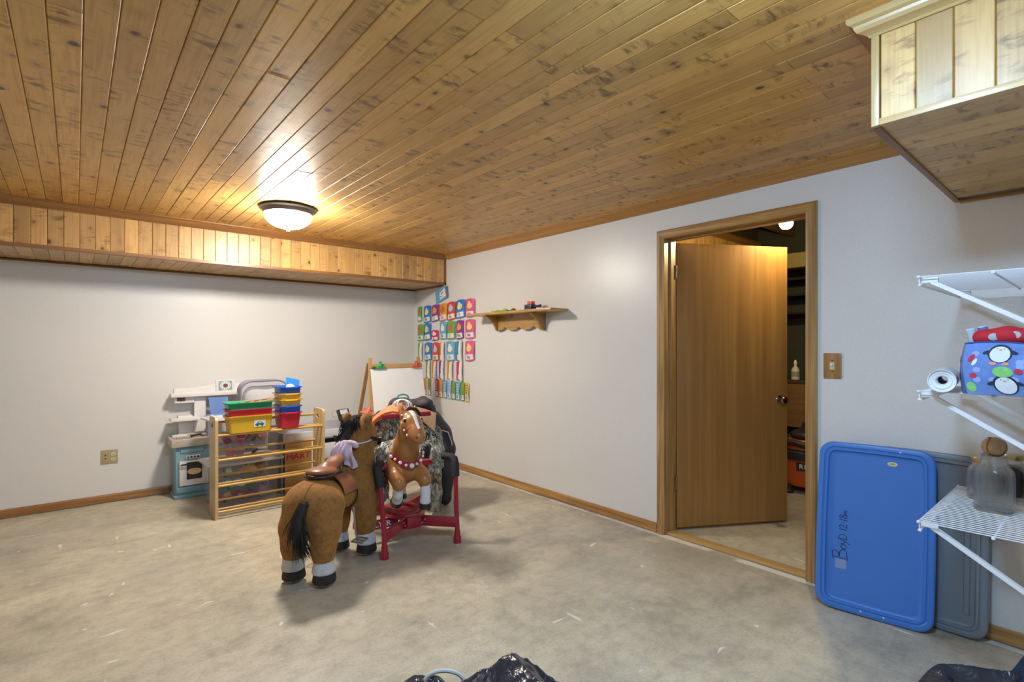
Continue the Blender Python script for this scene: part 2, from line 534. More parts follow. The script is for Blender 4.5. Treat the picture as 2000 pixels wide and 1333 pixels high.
struct(B().box(XL-0.1, UX+0.1, YF-0.1, YB+0.1, -0.12, 0.0).obj('floor', CONC), 'worn beige concrete floor with paint flecks')
struct(B().box(XL-0.1, XW+0.13, YB, YB+0.1, 0, 2.45).obj('wall_back', WALL), 'off-white back wall below the pine soffit')
struct(B().box(XL-0.1, XL, YF, YB, 0, 2.45).obj('wall_left', WALL), 'off-white side wall out of view')
struct(B().box(XL-0.1, XW+0.13, YF-0.1, YF, 0, 2.45).obj('wall_rear', WALL), 'off-white wall behind the camera')
w = B()
w.box(XW, XW+0.13, 2.023, YB, 0, 2.7).box(XW, XW+0.13, YF, 1.099, 0, 2.7).box(XW, XW+0.13, 1.099, 2.023, 2.053, 2.7)
struct(w.obj('wall_right', WALL), 'off-white wall with the open wooden door')
struct(B().box(1.30, XW, -0.06, 0.045, 0, 2.29).obj('wall_shelf_side', WALL), 'short wall carrying the wire shelves')

ceil = struct(B().box(XL-0.1, XW+0.13, YF-0.1, YB+0.1, ZC+0.012, ZC+0.10).obj('ceiling', mat('ceiling_backing', (0.05, 0.028, 0.012), 0.9)), 'knotty pine board ceiling')

PITCH = 0.0845
_pl = {}
def plank_mesh(L, axis, matl, w=PITCH-0.0012, t=0.012, ch=0.003):
    """board lying with its face towards -z (axis 1: along y) or towards -y (axis 2: along z) or -x (axis 3: along z)"""
    key = (round(L, 3), axis, matl.name)
    if key in _pl: return _pl[key]
    prof = [(-w/2, t), (-w/2, ch), (-w/2+ch, 0), (w/2-ch, 0), (w/2, ch), (w/2, t)]
    b = B()
    fn = {1: lambda u, v, s: (u, s, v), 2: lambda u, v, s: (u, v, s), 3: lambda u, v, s: (v, u, s)}[axis]
    b.prism(prof if axis in (2,) else prof[::-1], fn, -L/2, L/2)
    _pl[key] = b.mesh('plank', matl, smooth=False)
    bm = bmesh.new(); bm.from_mesh(_pl[key]); bmesh.ops.recalc_face_normals(bm, faces=bm.faces); bm.to_mesh(_pl[key]); bm.free()
    return _pl[key]

rows = int((XW - XL)/PITCH)
for i in range(rows):
    x = XW - 0.028 - PITCH*(i+0.5)
    if x < XL: break
    y1 = 4.742; y = y1
    cuts = []
    random.seed(100+i)
    first = random.choice([0.75, 1.25, 1.75, 2.25, 2.75])
    while y > YF + 0.01:
        L = first if not cuts else random.choice([2.25, 2.75, 3.25])
        if x < -1.0: L = 3.75
        y0 = max(YF, y - L)
        if y0 - YF < 0.6: y0 = YF
        cuts.append((y0, y)); y = y0
    for (a, b_) in cuts:
        inst('plank', plank_mesh(round(b_-a-0.0015, 3), 1, CEIL), ceil, (x, (a+b_)/2, ZC + random.uniform(-0.0008, 0.0008)))

# soffit over the back wall
YS, ZS = 4.742, 1.968
s1 = struct(B().box(XL, XW, YS+0.012, YB, ZS+0.012, ZC+0.01).obj('trim_1', mat('soffit_core', (0.06, 0.032, 0.013), 0.9)), 'long knotty pine soffit along the back wall')
nb = int((XW - XL)/PITCH)
for i in range(nb):
    x = XW - 0.022 - PITCH*(i+0.5)
    if x < XL: break
    inst('soffit_board', plank_mesh(ZC-ZS-0.03, 2, SOFV), s1, (x, YS + random.uniform(-0.0008, 0.0008), (ZC+ZS)/2))
    inst('underside_board', plank_mesh(YB-YS-0.03, 1, SOFY), s1, (x, (YS+YB)/2, ZS))
def mould(prof, a, b, name, m, out, parent=None, label=None, mit=(0, 0)):
    """profile (out, z) swept in a straight line from a to b; out is the direction the profile stands out"""
    a, b, out = Vector(a), Vector(b), Vector(out)
    bb = B()
    dr = (b-a).normalized()
    bb.prism(prof, lambda u, v, t: tuple(a.lerp(b, t) + dr*(u*mit[int(t)]) + out*u + Vector((0, 0, v))), 0, 1)
    me = bb.mesh(name, m, smooth=False)
    bm = bmesh.new(); bm.from_mesh(me); bmesh.ops.recalc_face_normals(bm, faces=bm.faces); bm.to_mesh(me); bm.free()
    o = link(bpy.data.objects.new(name, me), parent)
    if parent is None: struct(o, label)
    return o
CROWN = [(0, 0), (0.010, 0), (0.014, 0.006), (0.020, 0.008), (0.048, 0.038), (0.052, 0.042), (0.060, 0.044), (0.060, 0.052), (0, 0.052)]
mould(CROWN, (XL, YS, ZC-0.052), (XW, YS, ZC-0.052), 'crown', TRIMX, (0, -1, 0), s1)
mould([(0.004, 0), (0.004, 0.022), (-0.002, 0.022), (-0.018, 0.004), (-0.018, -0.004), (0.002, -0.004)], (XL, YS, ZS), (XW, YS, ZS), 'corner_bead', TRIMX, (0, -1, 0), s1)
mould([(0, 0), (0.014, 0), (0.014, 0.012), (0.010, 0.018), (0, 0.018)], (XL, YB, ZS-0.018), (XW, YB, ZS-0.018), 'wall_bead', TRIMX, (0, -1, 0), s1)
mould([(0, 0), (0.014, 0), (0.014, 0.012), (0.010, 0.018), (0, 0.018)], (XW, YS-0.002, ZS-0.018), (XW, YB, ZS-0.018), 'wall_bead', TRIMY, (-1, 0, 0), s1)
B().box(XW-0.020, XW, YS-0.004, YS+0.012, ZS, ZC-0.05).obj('end_bead', TRIMX, s1)
# crown along the right wall
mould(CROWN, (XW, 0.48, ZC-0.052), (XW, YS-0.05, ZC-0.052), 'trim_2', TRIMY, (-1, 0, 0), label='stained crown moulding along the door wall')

# soffit over the wire shelves
SX, SY = 1.84, 0.475
s2 = struct(B().box(SX+0.012, XW, 0.045, SY-0.012, ZS+0.012, ZC+0.01).obj('trim_3', mat('soffit_core', (0.06, 0.032, 0.013), 0.9)), 'boxed pine soffit above the wire shelves')
y = SY - 0.018
while y > 0.05:
    y0 = max(0.045, y - PITCH)
    inst('soffit_board', plank_mesh(ZC-ZS-0.02, 3, SOFV), s2, (SX, y-PITCH/2 if y-PITCH >= 0.045 else y-PITCH/2, (ZC+ZS)/2)) if y-PITCH >= 0.03 else None
    y -= PITCH
n2 = int((XW - SX)/PITCH)
for i in range(n2+1):
    x = SX + 0.016 + PITCH*(i+0.5)
    if x + PITCH/2 > XW + 0.02: break
    inst('underside_board', plank_mesh(SY-0.045-0.02, 1, SOFY), s2, (x, (SY+0.045)/2-0.004, ZS))
i = 0
x = SX + PITCH*0.5
while x < XW:
    o = inst('end_board', plank_mesh(ZC-ZS-0.02, 2, SOFV), s2, (x, SY, (ZC+ZS)/2), (0, 0, PI)); x += PITCH
BIGCROWN = [(0, 0), (0.008, 0), (0.012, 0.006), (0.020, 0.010), (0.034, 0.016), (0.040, 0.026), (0.042, 0.034), (0.052, 0.040), (0.056, 0.046), (0.056, 0.058), (0, 0.058)]
mould(BIGCROWN, (SX, 0.045, ZC-0.058), (SX, SY, ZC-0.058), 'crown', PALEY, (-1, 0, 0), s2, None, (0, 1))
mould(BIGCROWN, (SX, SY, ZC-0.058), (XW, SY, ZC-0.058), 'crown', TRIMX, (0, 1, 0), s2, None, (-1, 0))
B().box(SX-0.006, SX+0.014, SY-0.016, SY+0.004, ZS-0.006, ZC-0.055).obj('corner_bead', PALEZ, s2, bevel=0.002)
B().box(SX-0.006, SX+0.014, 0.045, SY-0.016, ZS-0.006, ZS+0.014).obj('corner_bead', PALEY, s2, bevel=0.002)
B().box(SX+0.014, XW, SY-0.014, SY+0.006, ZS-0.008, ZS+0.012).obj('corner_bead', TRIMX, s2, bevel=0.002)
B().box(XW-0.016, XW, 0.045, SY-0.014, ZS-0.016, ZS).obj('wall_bead', TRIMY, s2, bevel=0.002)

# baseboards
BASE = [(0, 0.006), (0.012, 0.006), (0.012, 0.058), (0.009, 0.068), (0, 0.068)]
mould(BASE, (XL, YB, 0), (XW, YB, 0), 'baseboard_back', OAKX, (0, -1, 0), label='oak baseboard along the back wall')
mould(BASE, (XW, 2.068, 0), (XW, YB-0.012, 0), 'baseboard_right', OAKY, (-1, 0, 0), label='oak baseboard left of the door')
mould(BASE, (XW, 0.045, 0), (XW, 1.048, 0), 'baseboard_shelf_end', OAKY, (-1, 0, 0), label='oak baseboard behind the plastic lids')

# door casing, jambs, threshold
c = B()
ci0, ci1, cz = 1.112, 2.006, 2.036      # clear opening
cw = 0.058
case = struct(bpy.data.objects.new('trim_4', None), 'oak casing around the doorway'); COL.objects.link(case)
case.location = (XW, (ci0+ci1)/2, 0)
def cased(bld, name, m):
    o = bld.obj(name, m, case); o.matrix_parent_inverse = Matrix.Translation(-case.location); return o
pf = [(0.0, 0.0), (0.0, 0.010), (0.006, 0.014), (0.034, 0.018), (0.050, 0.018), (cw, 0.012), (cw, 0.0)]
def leg(y_in, sgn):
    b = B()
    y0 = y_in
    vs = []
    n = len(pf)
    for z_of in (0, 1):
        for (u, d) in pf:
            z = 0.0 if z_of == 0 else cz + u
            vs.append((XW - d, y0 + sgn*u, z))
    b._add(vs, [tuple(range(n)), tuple(range(2*n-1, n-1, -1))] + [(i, (i+1) % n, n+(i+1) % n, n+i) for i in range(n)])
    return b
def fixn(o):
    bm = bmesh.new(); bm.from_mesh(o.data); bmesh.ops.recalc_face_normals(bm, faces=bm.faces); bm.to_mesh(o.data); bm.free(); return o
fixn(cased(leg(ci1, 1), 'casing_leg', OAKZ)); fixn(cased(leg(ci0, -1), 'casing_leg', OAKZ))
b = B(); n = len(pf); vs = []
for e in (0, 1):
    for (u, d) in pf:
        vs.append((XW - d, (ci0 - u) if e == 0 else (ci1 + u), cz + u))
b._add(vs, [tuple(range(n)), tuple(range(2*n-1, n-1, -1))] + [(i, (i+1) % n, n+(i+1) % n, n+i) for i in range(n)])
fixn(cased(b, 'casing_head', OAKY))
cased(B().box(XW-0.002, XW+0.132, ci1, ci1+0.017, 0, cz+0.017), 'jamb', OAKZ)
cased(B().box(XW-0.002, XW+0.132, ci0-0.013, ci0, 0, cz+0.017), 'jamb', OAKZ)
cased(B().box(XW-0.002, XW+0.132, ci0, ci1, cz, cz+0.017), 'jamb', OAKY)
cased(B().box(XW+0.055, XW+0.090, ci1-0.011, ci1, 0, cz), 'door_stop', OAKZ)
cased(B().box(XW+0.055, XW+0.090, ci0, ci0+0.011, 0, cz), 'door_stop', OAKZ)
cased(B().box(XW+0.055, XW+0.090, ci0+0.011, ci1-0.011, cz-0.011, cz), 'door_stop', OAKY)
o = B().box(XW+0.012, XW+0.095, ci0, ci1, 0.0, 0.016).obj('trim_5', PALEY, bevel=0.005)
struct(o, 'pale oak threshold strip across the doorway')

# the door itself, swung into the next room
door = struct(bpy.data.objects.new('door_1', None), 'flat brown veneer door standing half open'); COL.objects.link(door)
hx, hy = XW + 0.134, ci1 - 0.004
door.location = (hx, hy, 0.0)
door.rotation_euler = (0, 0, math.atan2(-0.455, 0.79))
B().box(0.004, 0.880, -0.0, 0.035, 0.020, 2.026).obj('slab', SLAB, door, bevel=0.0015)
for s in (-1, 1):
    yb = 0.0 if s < 0 else 0.035
    k = B()
    Mk = Matrix.Rotation(PI/2*(1 if s < 0 else -1), 3, 'X')
    k.lathe([(0.0, 0), (0.031, 0.0), (0.031, 0.003), (0.026, 0.008), (0.013, 0.011), (0.011, 0.028), (0.018, 0.034), (0.027, 0.044), (0.028, 0.054), (0.021, 0.064), (0.0, 0.067)], 24, (0.815, yb, 0.905), Mk)
    k.obj('knob', KNOBM, door)
B().box(0.8795, 0.8815, 0.007, 0.028, 0.875, 0.935).obj('latch_plate', BRASS, door)
for z in (0.335, 1.82):
    h = B().box(-0.002, 0.0015, 0.002, 0.033, z-0.045, z+0.045)
    h.tube([(-0.004, -0.006, z-0.046), (-0.004, -0.006, z+0.046)], 0.0065, 12)
    h.box(-0.036, -0.002, -0.009, -0.006, z-0.045, z+0.045)
    h.obj('hinge', BRASS, door)

# ------------------------------------------------------------------ the utility room beyond the door
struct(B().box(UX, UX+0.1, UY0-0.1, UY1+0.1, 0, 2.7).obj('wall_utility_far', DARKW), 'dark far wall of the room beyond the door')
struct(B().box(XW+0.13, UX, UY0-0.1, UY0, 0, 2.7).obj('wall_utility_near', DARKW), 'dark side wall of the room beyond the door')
up = struct(B().box(XW+0.13, UX, UY1+0.012, UY1+0.1, 0, 2.7).obj('wall_utility_panel', mat('panel_backing', (0.05, 0.03, 0.01), 0.9)), 'pine board wall in the room beyond the door')
x = XW + 0.13 + PITCH/2
while x < UX:
    inst('panel_board', plank_mesh(2.37, 2, UTILP), up, (x, UY1, 1.185)); x += PITCH
mould([(0, 0), (0.016, 0), (0.030, 0.05), (0.030, 0.065), (0, 0.065)], (XW+0.13, UY1, 2.37), (UX, UY1, 2.37), 'crown', TRIMX, (0, -1, 0), up)
uc = struct(B().box(XW, UX+0.1, UY0-0.1, UY1+0.1, 2.66, 2.7).obj('ceiling_utility', FRAMEW), 'open joist ceiling of the room beyond the door')
y = UY0 + 0.2
while y < UY1 - 0.2:
    B().box(XW+0.13, UX, y-0.02, y+0.02, 2.45, 2.66).obj('joist', FRAMEW, uc); y += 0.40
B().box(5.30, 5.42, UY0, UY1, 2.06, 2.20).obj('beam', mat('yellowed_beam', (0.22, 0.175, 0.06), 0.8, var=0.2), uc)
B().tube([(4.2, 1.9, 2.40), (5.7, 0.9, 2.36)], 0.03, 10).obj('pipe', mat('old_copper', (0.35, 0.18, 0.08), 0.45, 0.8), uc)
# ------------------------------------------------------------------ ceiling lights
def ceiling_light(loc, label, watts, col, group='flush ceiling lights'):
    t = thing('ceiling_light', label, 'ceiling light', loc, 0, group)
    p = B().lathe([(0.0, 0.0), (0.150, 0.0), (0.186, -0.006), (0.192, -0.014), (0.186, -0.020), (0.172, -0.028), (0.166, -0.050), (0.150, -0.058), (0.146, -0.050), (0.0, -0.045)], 48)
    p.obj('pan', BRONZE, t)
    prof = [(0.158*math.cos(a), -0.056 - 0.095*math.sin(a)) for a in [PI/2*i/12 for i in range(13)]]
    prof[-1] = (0.0005, prof[-1][1])
    area = 0.115
    g = B().lathe(prof, 40).obj('glass_bowl', emit('lit_bowl_%d' % int(watts*10), col, watts/(PI*area)), t)
    f = B().lathe([(0.0, -0.146), (0.010, -0.148), (0.014, -0.154), (0.010, -0.160), (0.012, -0.168), (0.007, -0.176), (0.0, -0.179)], 16)
    f.obj('finial', BRONZE, t)
    return t
ceiling_light((1.165, 3.84, ZC), 'flush bowl ceiling light with dark rim, lit, before the soffit', LAMP_MAIN, (1.0, 0.93, 0.83))
ceiling_light((0.88, 0.40, ZC), 'flush bowl ceiling light beside the shelf soffit, out of view', LAMP_NEAR, (0.42, 0.68, 1.0))
ceiling_light((-1.2, 1.3, ZC), 'added fill light in a flush ceiling bowl, rear left of the room, out of view', LAMP_FILL, (1.0, 0.95, 0.88))  # unseen fill light, added to brighten the room
t = thing('utility_lamp', 'small bright lamp on the ceiling of the room beyond the door', 'lamp', (3.95, 1.555, 2.25))
B().lathe([(0.0, 0.20), (0.055, 0.20), (0.055, 0.0), (0.045, -0.02), (0.0, -0.02)], 20).obj('socket', mat('white_porcelain', (0.7, 0.68, 0.6), 0.3), t)
B().lathe([(0.001, -0.100), (0.026, -0.094), (0.042, -0.075), (0.046, -0.055), (0.036, -0.030), (0.024, -0.018), (0.001, -0.018)], 20).obj('bulb', emit('lit_bulb', (1.0, 0.80, 0.42), LAMP_UTIL/(PI*0.02)), t)

# ------------------------------------------------------------------ wall plates
t = thing('light_switch', 'wooden switch plate with white toggle beside the door casing', 'light switch', (XW, 0.981, 1.193))
B().box(-0.008, 0, -0.043, 0.043, -0.068, 0.068).obj('plate', oak('switch_plate_oak', (0.48, 0.26, 0.075), (0.26, 0.12, 0.032), 2), t, bevel=0.004)
B().box(-0.0095, -0.006, -0.011, 0.011, -0.019, 0.019).obj('toggle_surround', mat('ivory', (0.62, 0.56, 0.42), 0.4), t)
B().cbox((-0.014, 0, 0.004), (0.014, 0.009, 0.012), Matrix.Rotation(0.5, 3, 'Y')).obj('toggle', mat('white_plastic', (0.8, 0.79, 0.76), 0.35), t, bevel=0.001)
for z in (-0.030, 0.030):
    B().lathe([(0.0, 0.002), (0.003, 0.0015), (0.0035, 0)], 12, (-0.008, 0, z), Matrix.Rotation(-PI/2, 3, 'Y')).obj('screw', mat('dark_screw', (0.05, 0.04, 0.03), 0.5, 0.8), t)

t = thing('power_outlet', 'ivory two-gang outlet plate low on the back wall', 'outlet', (0.219, YB, 0.379))
IV = mat('tan_plastic', (0.42, 0.34, 0.19), 0.4)
B().box(-0.056, 0.056, -0.006, 0, -0.057, 0.057).obj('plate', IV, t, bevel=0.003)
DK = mat('slot_black', (0.02, 0.018, 0.015), 0.6)
for z in (-0.020, 0.020):
    r = B().prism(rrect(0.034, 0.028, 0.011), lambda u, v, s: (0.026+u, -0.006-s, z+v), 0, 0.0022).obj('receptacle', mat('ivory', (0.62, 0.56, 0.42), 0.4), t)
    fixn(r)
    B().box(0.019, 0.0212, -0.0086, -0.008, z-0.001, z+0.008).box(0.031, 0.0332, -0.0086, -0.008, z-0.001, z+0.007).box(0.0235, 0.0285, -0.0086, -0.008, z-0.009, z-0.005).obj('slots', DK, r)
fixn(B().prism(rrect(0.020, 0.050, 0.003), lambda u, v, s: (-0.026+u, -0.006-s, v), 0, 0.002).obj('jack_cover', IV, t))
for z in (-0.013, 0.013):
    B().box(-0.031, -0.021, -0.0088, -0.008, z-0.005, z+0.005).obj('jack', DK, t)

# ------------------------------------------------------------------ pine wall shelf
SHP = pine('shelf_pine', (0.50, 0.29, 0.09), (0.40, 0.21, 0.055), (0.14, 0.055, 0.015), 1, 0.3, 0.3, 0.8, 0.3)
SHPX = pine('shelf_pine_bracket', (0.44, 0.24, 0.07), (0.34, 0.17, 0.045), (0.14, 0.055, 0.015), 2, 0.3, 0.3, 1.0, 0.3)
t = thing('wall_shelf', 'knotty pine wall shelf with scalloped apron and scroll brackets', 'shelf', (XW, 3.495, 1.45))
B().box(-0.203, 0, -0.575, 0.575, 0.136, 0.158).obj('shelf_board', SHP, t, bevel=0.004)
br = [(0, 0.136), (-0.17, 0.136), (-0.172, 0.118), (-0.15, 0.114), (-0.145, 0.10), (-0.122, 0.094), (-0.112, 0.078), (-0.10, 0.066), (-0.085, 0.06), (-0.078, 0.045), (-0.066, 0.03), (-0.058, 0.012), (-0.05, -0.005), (-0.03, -0.012), (0, -0.012)]
for y in (-0.315, 0.297):
    o = fixn(B().prism(br, lambda u, v, s: (u, y+s, v), 0, 0.019).obj('bracket', SHPX, t))
ap = [(-0.296, 0.136), (0.297, 0.136)]
for i in range(61):
    u = 1 - i/60
    ap.append((-0.296 + 0.593*u, 0.030 - 0.036*abs(math.cos(3*PI*u))**0.7*(1 if True else 0) + 0.0))
fixn(B().prism(ap, lambda u, v, s: (-0.018-s, u, v), 0, 0.018).obj('apron', SHP, t))
# things on the shelf
z = 1.609
t = thing('toy_block_tool', 'small navy and red toy on the right end of the wall shelf', 'toy', (2.965, 3.20, z))
B().box(-0.03, 0.03, 0.0, 0.085, 0, 0.045).obj('base', mat('navy_plastic', (0.03, 0.035, 0.07), 0.4), t, bevel=0.004)
B().box(-0.022, 0.022, 0.005, 0.06, 0.045, 0.072).obj('cap', mat('toy_red', (0.75, 0.12, 0.07), 0.35), t, bevel=0.005)
B().tube([(0, 0.0, 0.024), (0, -0.05, 0.026), (0, -0.085, 0.027)], [0.010, 0.011, 0.014], 10).obj('handle', mat('navy_plastic', (0.03, 0.035, 0.07), 0.4), t)
t = thing('green_toy', 'flat lime green toy lying on the left of the wall shelf', 'toy', (2.95, 3.62, z))
g = B()
g.sheet(lambda u, v: (-0.03+0.06*v, -0.11+0.22*u, 0.004+0.010*math.sin(u*7)**2*math.sin(PI*v)), 20, 6, 0.008, lambda u, v: (0, 0, 1))
g.obj('leaf', mat('lime_green', (0.20, 0.52, 0.05), 0.45), t)
B().ell((0, -0.06, 0.018), (0.012, 0.03, 0.01)).obj('bump', mat('lime_green', (0.20, 0.52, 0.05), 0.45), t)
o = B().lathe([(0.0, 0), (0.022, 0), (0.024, 0.012), (0.014, 0.022), (0.0, 0.024)], 16).obj('brown_knob', mat('toy_brown', (0.24, 0.10, 0.03), 0.5))
o.location = (2.945, 3.44, z); tag(o, 'small brown round knob on the middle of the wall shelf', 'knob')

# ------------------------------------------------------------------ alphabet cards on the right wall
WHITE = mat('paper_white', (0.80, 0.79, 0.77), 0.6)
INK = mat('black_ink', (0.02, 0.02, 0.025), 0.6)
CC = dict(green=(0.13, 0.40, 0.05), blue=(0.02, 0.20, 0.62), purple=(0.26, 0.03, 0.30), orange=(0.72, 0.30, 0.03), red=(0.62, 0.06, 0.05),
          pink=(0.72, 0.10, 0.26), sky=(0.12, 0.40, 0.70), olive=(0.32, 0.30, 0.06), yellow=(0.72, 0.50, 0.06), crimson=(0.62, 0.02, 0.12), lightblue=(0.35, 0.58, 0.85), teal=(0.02, 0.28, 0.45))
CM = {k: mat('card_'+k, v, 0.45) for k, v in CC.items()}
PICS = dict(green=(0.6, 0.12, 0.08), blue=(0.85, 0.75, 0.25), purple=(0.75, 0.35, 0.08), orange=(0.55, 0.16, 0.02), red=(0.45, 0.58, 0.75), pink=(0.85, 0.62, 0.25), sky=(0.85, 0.80, 0.65), crimson=(0.8, 0.7, 0.7), teal=(0.2, 0.6, 0.7), olive=(0.2, 0.2, 0.05), yellow=(0.05, 0.05, 0.05), lightblue=(0.15, 0.25, 0.6))
PM = {k: mat('picture_'+k, v, 0.5) for k, v in PICS.items()}
def card(y_left, z_bot, w, h, col, text, label, curl=0.6, lean=0.12, tilt=0.0, number=False, group='alphabet cards'):
    """paper card taped along its left edge; curl = total turn of the sheet as it lifts off the wall"""
    N = 14
    pts = [(0.0, 0.0)]; ang = []
    for i in range(N):
        q = (i+0.5)/N
        a = (curl*(1-2*q) if curl < 1.5 else 0.05 + curl*max(0.0, (q-0.60)/0.40))
        ang.append(a)
        y, x = pts[-1]
        pts.append((y - math.cos(a)*w/N, x - math.sin(a)*w/N))
    ang = [ang[0]] + [0.5*(ang[i]+ang[i+1]) for i in range(N-1)] + [ang[-1]]
    def at(u, v, off=0.0):
        s = min(max(u, 0), 1)*N; i = min(int(s), N-1); f = s - i
        y = pts[i][0]*(1-f) + pts[i+1][0]*f; x = pts[i][1]*(1-f) + pts[i+1][1]*f
        a = ang[i]*(1-f) + ang[i+1]*f
        # outward (front) normal of the sheet
        nx, ny = -math.cos(a), math.sin(a)
        sh = tilt*(u-0.5)*w + 0.10*w*math.sin(PI*u)*(v-0.35)
        bow = 0.012*math.sin(PI*v)*u
        return Vector((x + nx*off - bow, y + ny*off, v*h + sh))
    t = thing('alphabet_card' if not number else 'number_card', label, 'card', (XW-0.004, y_left, z_bot), 0, group)
    b = B(); b.grid(lambda u, v: at(u, v, 0.0004), N, 8, flip=True); b.cur = 1; b.grid(lambda u, v: at(u, v, -0.0004), N, 8)
    b.obj('sheet', [CM[col], WHITE], t)
    B().grid(lambda u, v: at(0.16+0.74*u, 0.06+0.26*v, 0.0012), 8, 2, flip=True).obj('letter_panel', WHITE, t)
    def disc(cu, cv, ru, rv, m, name):
        vs = [at(cu, cv, 0.0016)] + [at(cu+ru*math.cos(k*PI/8), cv+rv*math.sin(k*PI/8), 0.0016) for k in range(16)]
        B()._add(vs, [(0, 1+(k+1) % 16, 1+k) for k in range(16)]).obj(name, m, t)
    if number:
        k = 0
        for r in range(4):
            for c_ in range(2):
                disc(0.32+0.36*c_, 0.46+0.13*r, 0.10, 0.035, PM[col], 'dot')
    else:
        disc(0.55, 0.62, 0.27, 0.17, PM[col], 'picture')
        disc(0.50, 0.80, 0.12, 0.07, PM[col], 'picture')
    if text:
        me = text_mesh(text, INK, 0.046 if len(text) > 1 else 0.05)
        u0 = 0.52; ctr = at(u0, 0.19, 0.0040)
        d = at(u0+0.05, 0.19, 0.0022) - at(u0-0.05, 0.19, 0.0022); d.normalize()
        up = Vector((0, 0, 1)); nrm = d.cross(up)
        M = Matrix((d, up, nrm)).transposed().to_4x4()
        o = bpy.data.objects.new('letter', me); link(o, t)
        o.matrix_local = Matrix.Translation(ctr) @ M
    return t
T = 5.0
cards = [  # y_left, z_bot, w, h, colour, text, curl, lean, label
 (5.345, 1.590, 0.105, 0.165, 'green', '', 0.3, 0.10, 'green alphabet card against the corner, top row'),
 (5.205, 1.572, 0.165, 0.178, 'blue', 'Bb', 0.30, 0.0, 'blue alphabet card with the letters Bb'),
 (5.035, 1.580, 0.175, 0.170, 'purple', 'Cc', 0.40, 0.0, 'purple alphabet card with the letters Cc'),
 (4.872, 1.582, 0.175, 0.172, 'orange', 'Dd', 0.36, 0.0, 'orange alphabet card with the letters Dd'),
 (4.708, 1.585, 0.170, 0.178, 'red', 'Ee', 0.36, 0.0, 'red alphabet card with the letters Ee'),
 (4.540, 1.598, 0.175, 0.176, 'blue', 'Ff', 0.40, 0.0, 'blue alphabet card with the letters Ff'),
 (4.365, 1.600, 0.172, 0.174, 'pink', 'Gg', 0.36, 0.0, 'pink alphabet card with the letters Gg'),
 (5.345, 1.365, 0.165, 0.176, 'green', 'Hh', 0.40, 0.0, 'green alphabet card with the letters Hh'),
 (5.190, 1.372, 0.160, 0.176, 'blue', 'Ii', 0.5, 0.0, 'blue alphabet card with the letters Ii'),
 (5.035, 1.368, 0.165, 0.100, 'crimson', 'Jj', 0.42, 0.0, 'short crimson alphabet card with the letters Jj'),
 (4.860, 1.378, 0.150, 0.178, 'sky', 'Kk', 0.36, 0.0, 'sky blue alphabet card with the letters Kk'),
 (4.715, 1.378, 0.170, 0.180, 'green', 'Ll', 0.42, 0.0, 'green alphabet card with the letters Ll'),
 (4.540, 1.377, 0.150, 0.184, 'purple', 'Mm', 0.42, 0.0, 'purple alphabet card with the letters Mm'),
 (4.372, 1.380, 0.180, 0.182, 'pink', 'Nn', 0.33, 0.0, 'pink alphabet card with the letters Nn'),
 (5.335, 1.140, 0.150, 0.188, 'green', '', T, 0.1, 'rolled green alphabet card against the corner, third row'),
 (5.185, 1.136, 0.165, 0.192, 'blue', 'Pp', 0.36, 0.0, 'blue alphabet card with the letters Pp'),
 (5.015, 1.138, 0.150, 0.192, 'red', 'Qq', 0.30, 0.0, 'red alphabet card with the letters Qq'),
 (4.880, 1.138, 0.170, 0.192, 'orange', '', T, 0.1, 'rolled orange alphabet card beside the Qq card'),
 (4.728, 1.145, 0.180, 0.195, 'sky', 'Ss', 0.33, 0.0, 'sky blue alphabet card with the letters Ss'),
 (4.545, 1.145, 0.170, 0.198, 'teal', '', T, 0.1, 'rolled teal alphabet card between Ss and Uu'),
 (4.372, 1.152, 0.172, 0.192, 'pink', 'Uu', 0.40, 0.0, 'pink alphabet card with the letters Uu'),
 (5.160, 0.935, 0.150, 0.190, 'green', '', T, 0.1, 'rolled green alphabet card, first of the fourth row'),
 (5.030, 0.935, 0.150, 0.188, 'orange', '', T+0.3, 0.1, 'rolled orange alphabet card, second of the fourth row'),
 (4.880, 0.937, 0.155, 0.190, 'purple', '', T, 0.1, 'rolled purple alphabet card in the fourth row'),
 (4.715, 0.938, 0.160, 0.190, 'orange', '', T, 0.1, 'rolled orange alphabet card, fourth of the fourth row'),
 (4.535, 0.940, 0.165, 0.190, 'crimson', '', T, 0.1, 'rolled crimson alphabet card ending the fourth row'),
]
for (yl, zb, w_, h_, col, tx, cu, le, lb) in cards:
    card(yl, zb, w_*1.18 if cu > 1.5 else w_, h_, col, tx, lb, cu, le, tilt=random.uniform(0.0, 0.14) if cu < 1.5 else random.uniform(-0.03, 0.03))
nums = [(5.225, 'orange', 'deep orange'), (5.120, 'olive', 'olive green'), (4.960, 'crimson', 'crimson'), (4.877, 'orange', 'bright orange'), (4.794, 'sky', 'mid blue'), (4.711, 'lightblue', 'pale blue'),
        (4.628, 'green', 'leaf green'), (4.545, 'sky', 'sky blue'), (4.462, 'green', 'grass green'), (4.379, 'yellow', 'yellow')]
for i, (yl, col, nm) in enumerate(nums):
    lb = '%s number card, %s from the left in the bottom row' % (nm, ['first', 'second', 'third', 'fourth', 'fifth', 'sixth', 'seventh', 'eighth', 'ninth', 'last'][i])
    card(yl, 0.735 - 0.001*i, 0.081, 0.192, col, str(i+1), lb, 0.35, 0.0, number=True, group='number cards')
t = thing('title_card', 'blue tilted title card above the alphabet cards', 'card', (XW-0.004, 4.79, 1.80), 0, None, (math.radians(-9), 0, 0))
def tc(u, v, off=0.0): return (-0.010 - 0.03*u*u - 0.01*v*u - off, 0.135 - 0.27*u, v*0.135 - 0.0 + 0.02*(u-0.5))
b = B(); b.grid(lambda u, v: tc(u, v, 0.0004), 10, 6, flip=True); b.cur = 1; b.grid(lambda u, v: tc(u, v, -0.0004), 10, 6)
b.obj('sheet', [CM['sky'], WHITE], t)
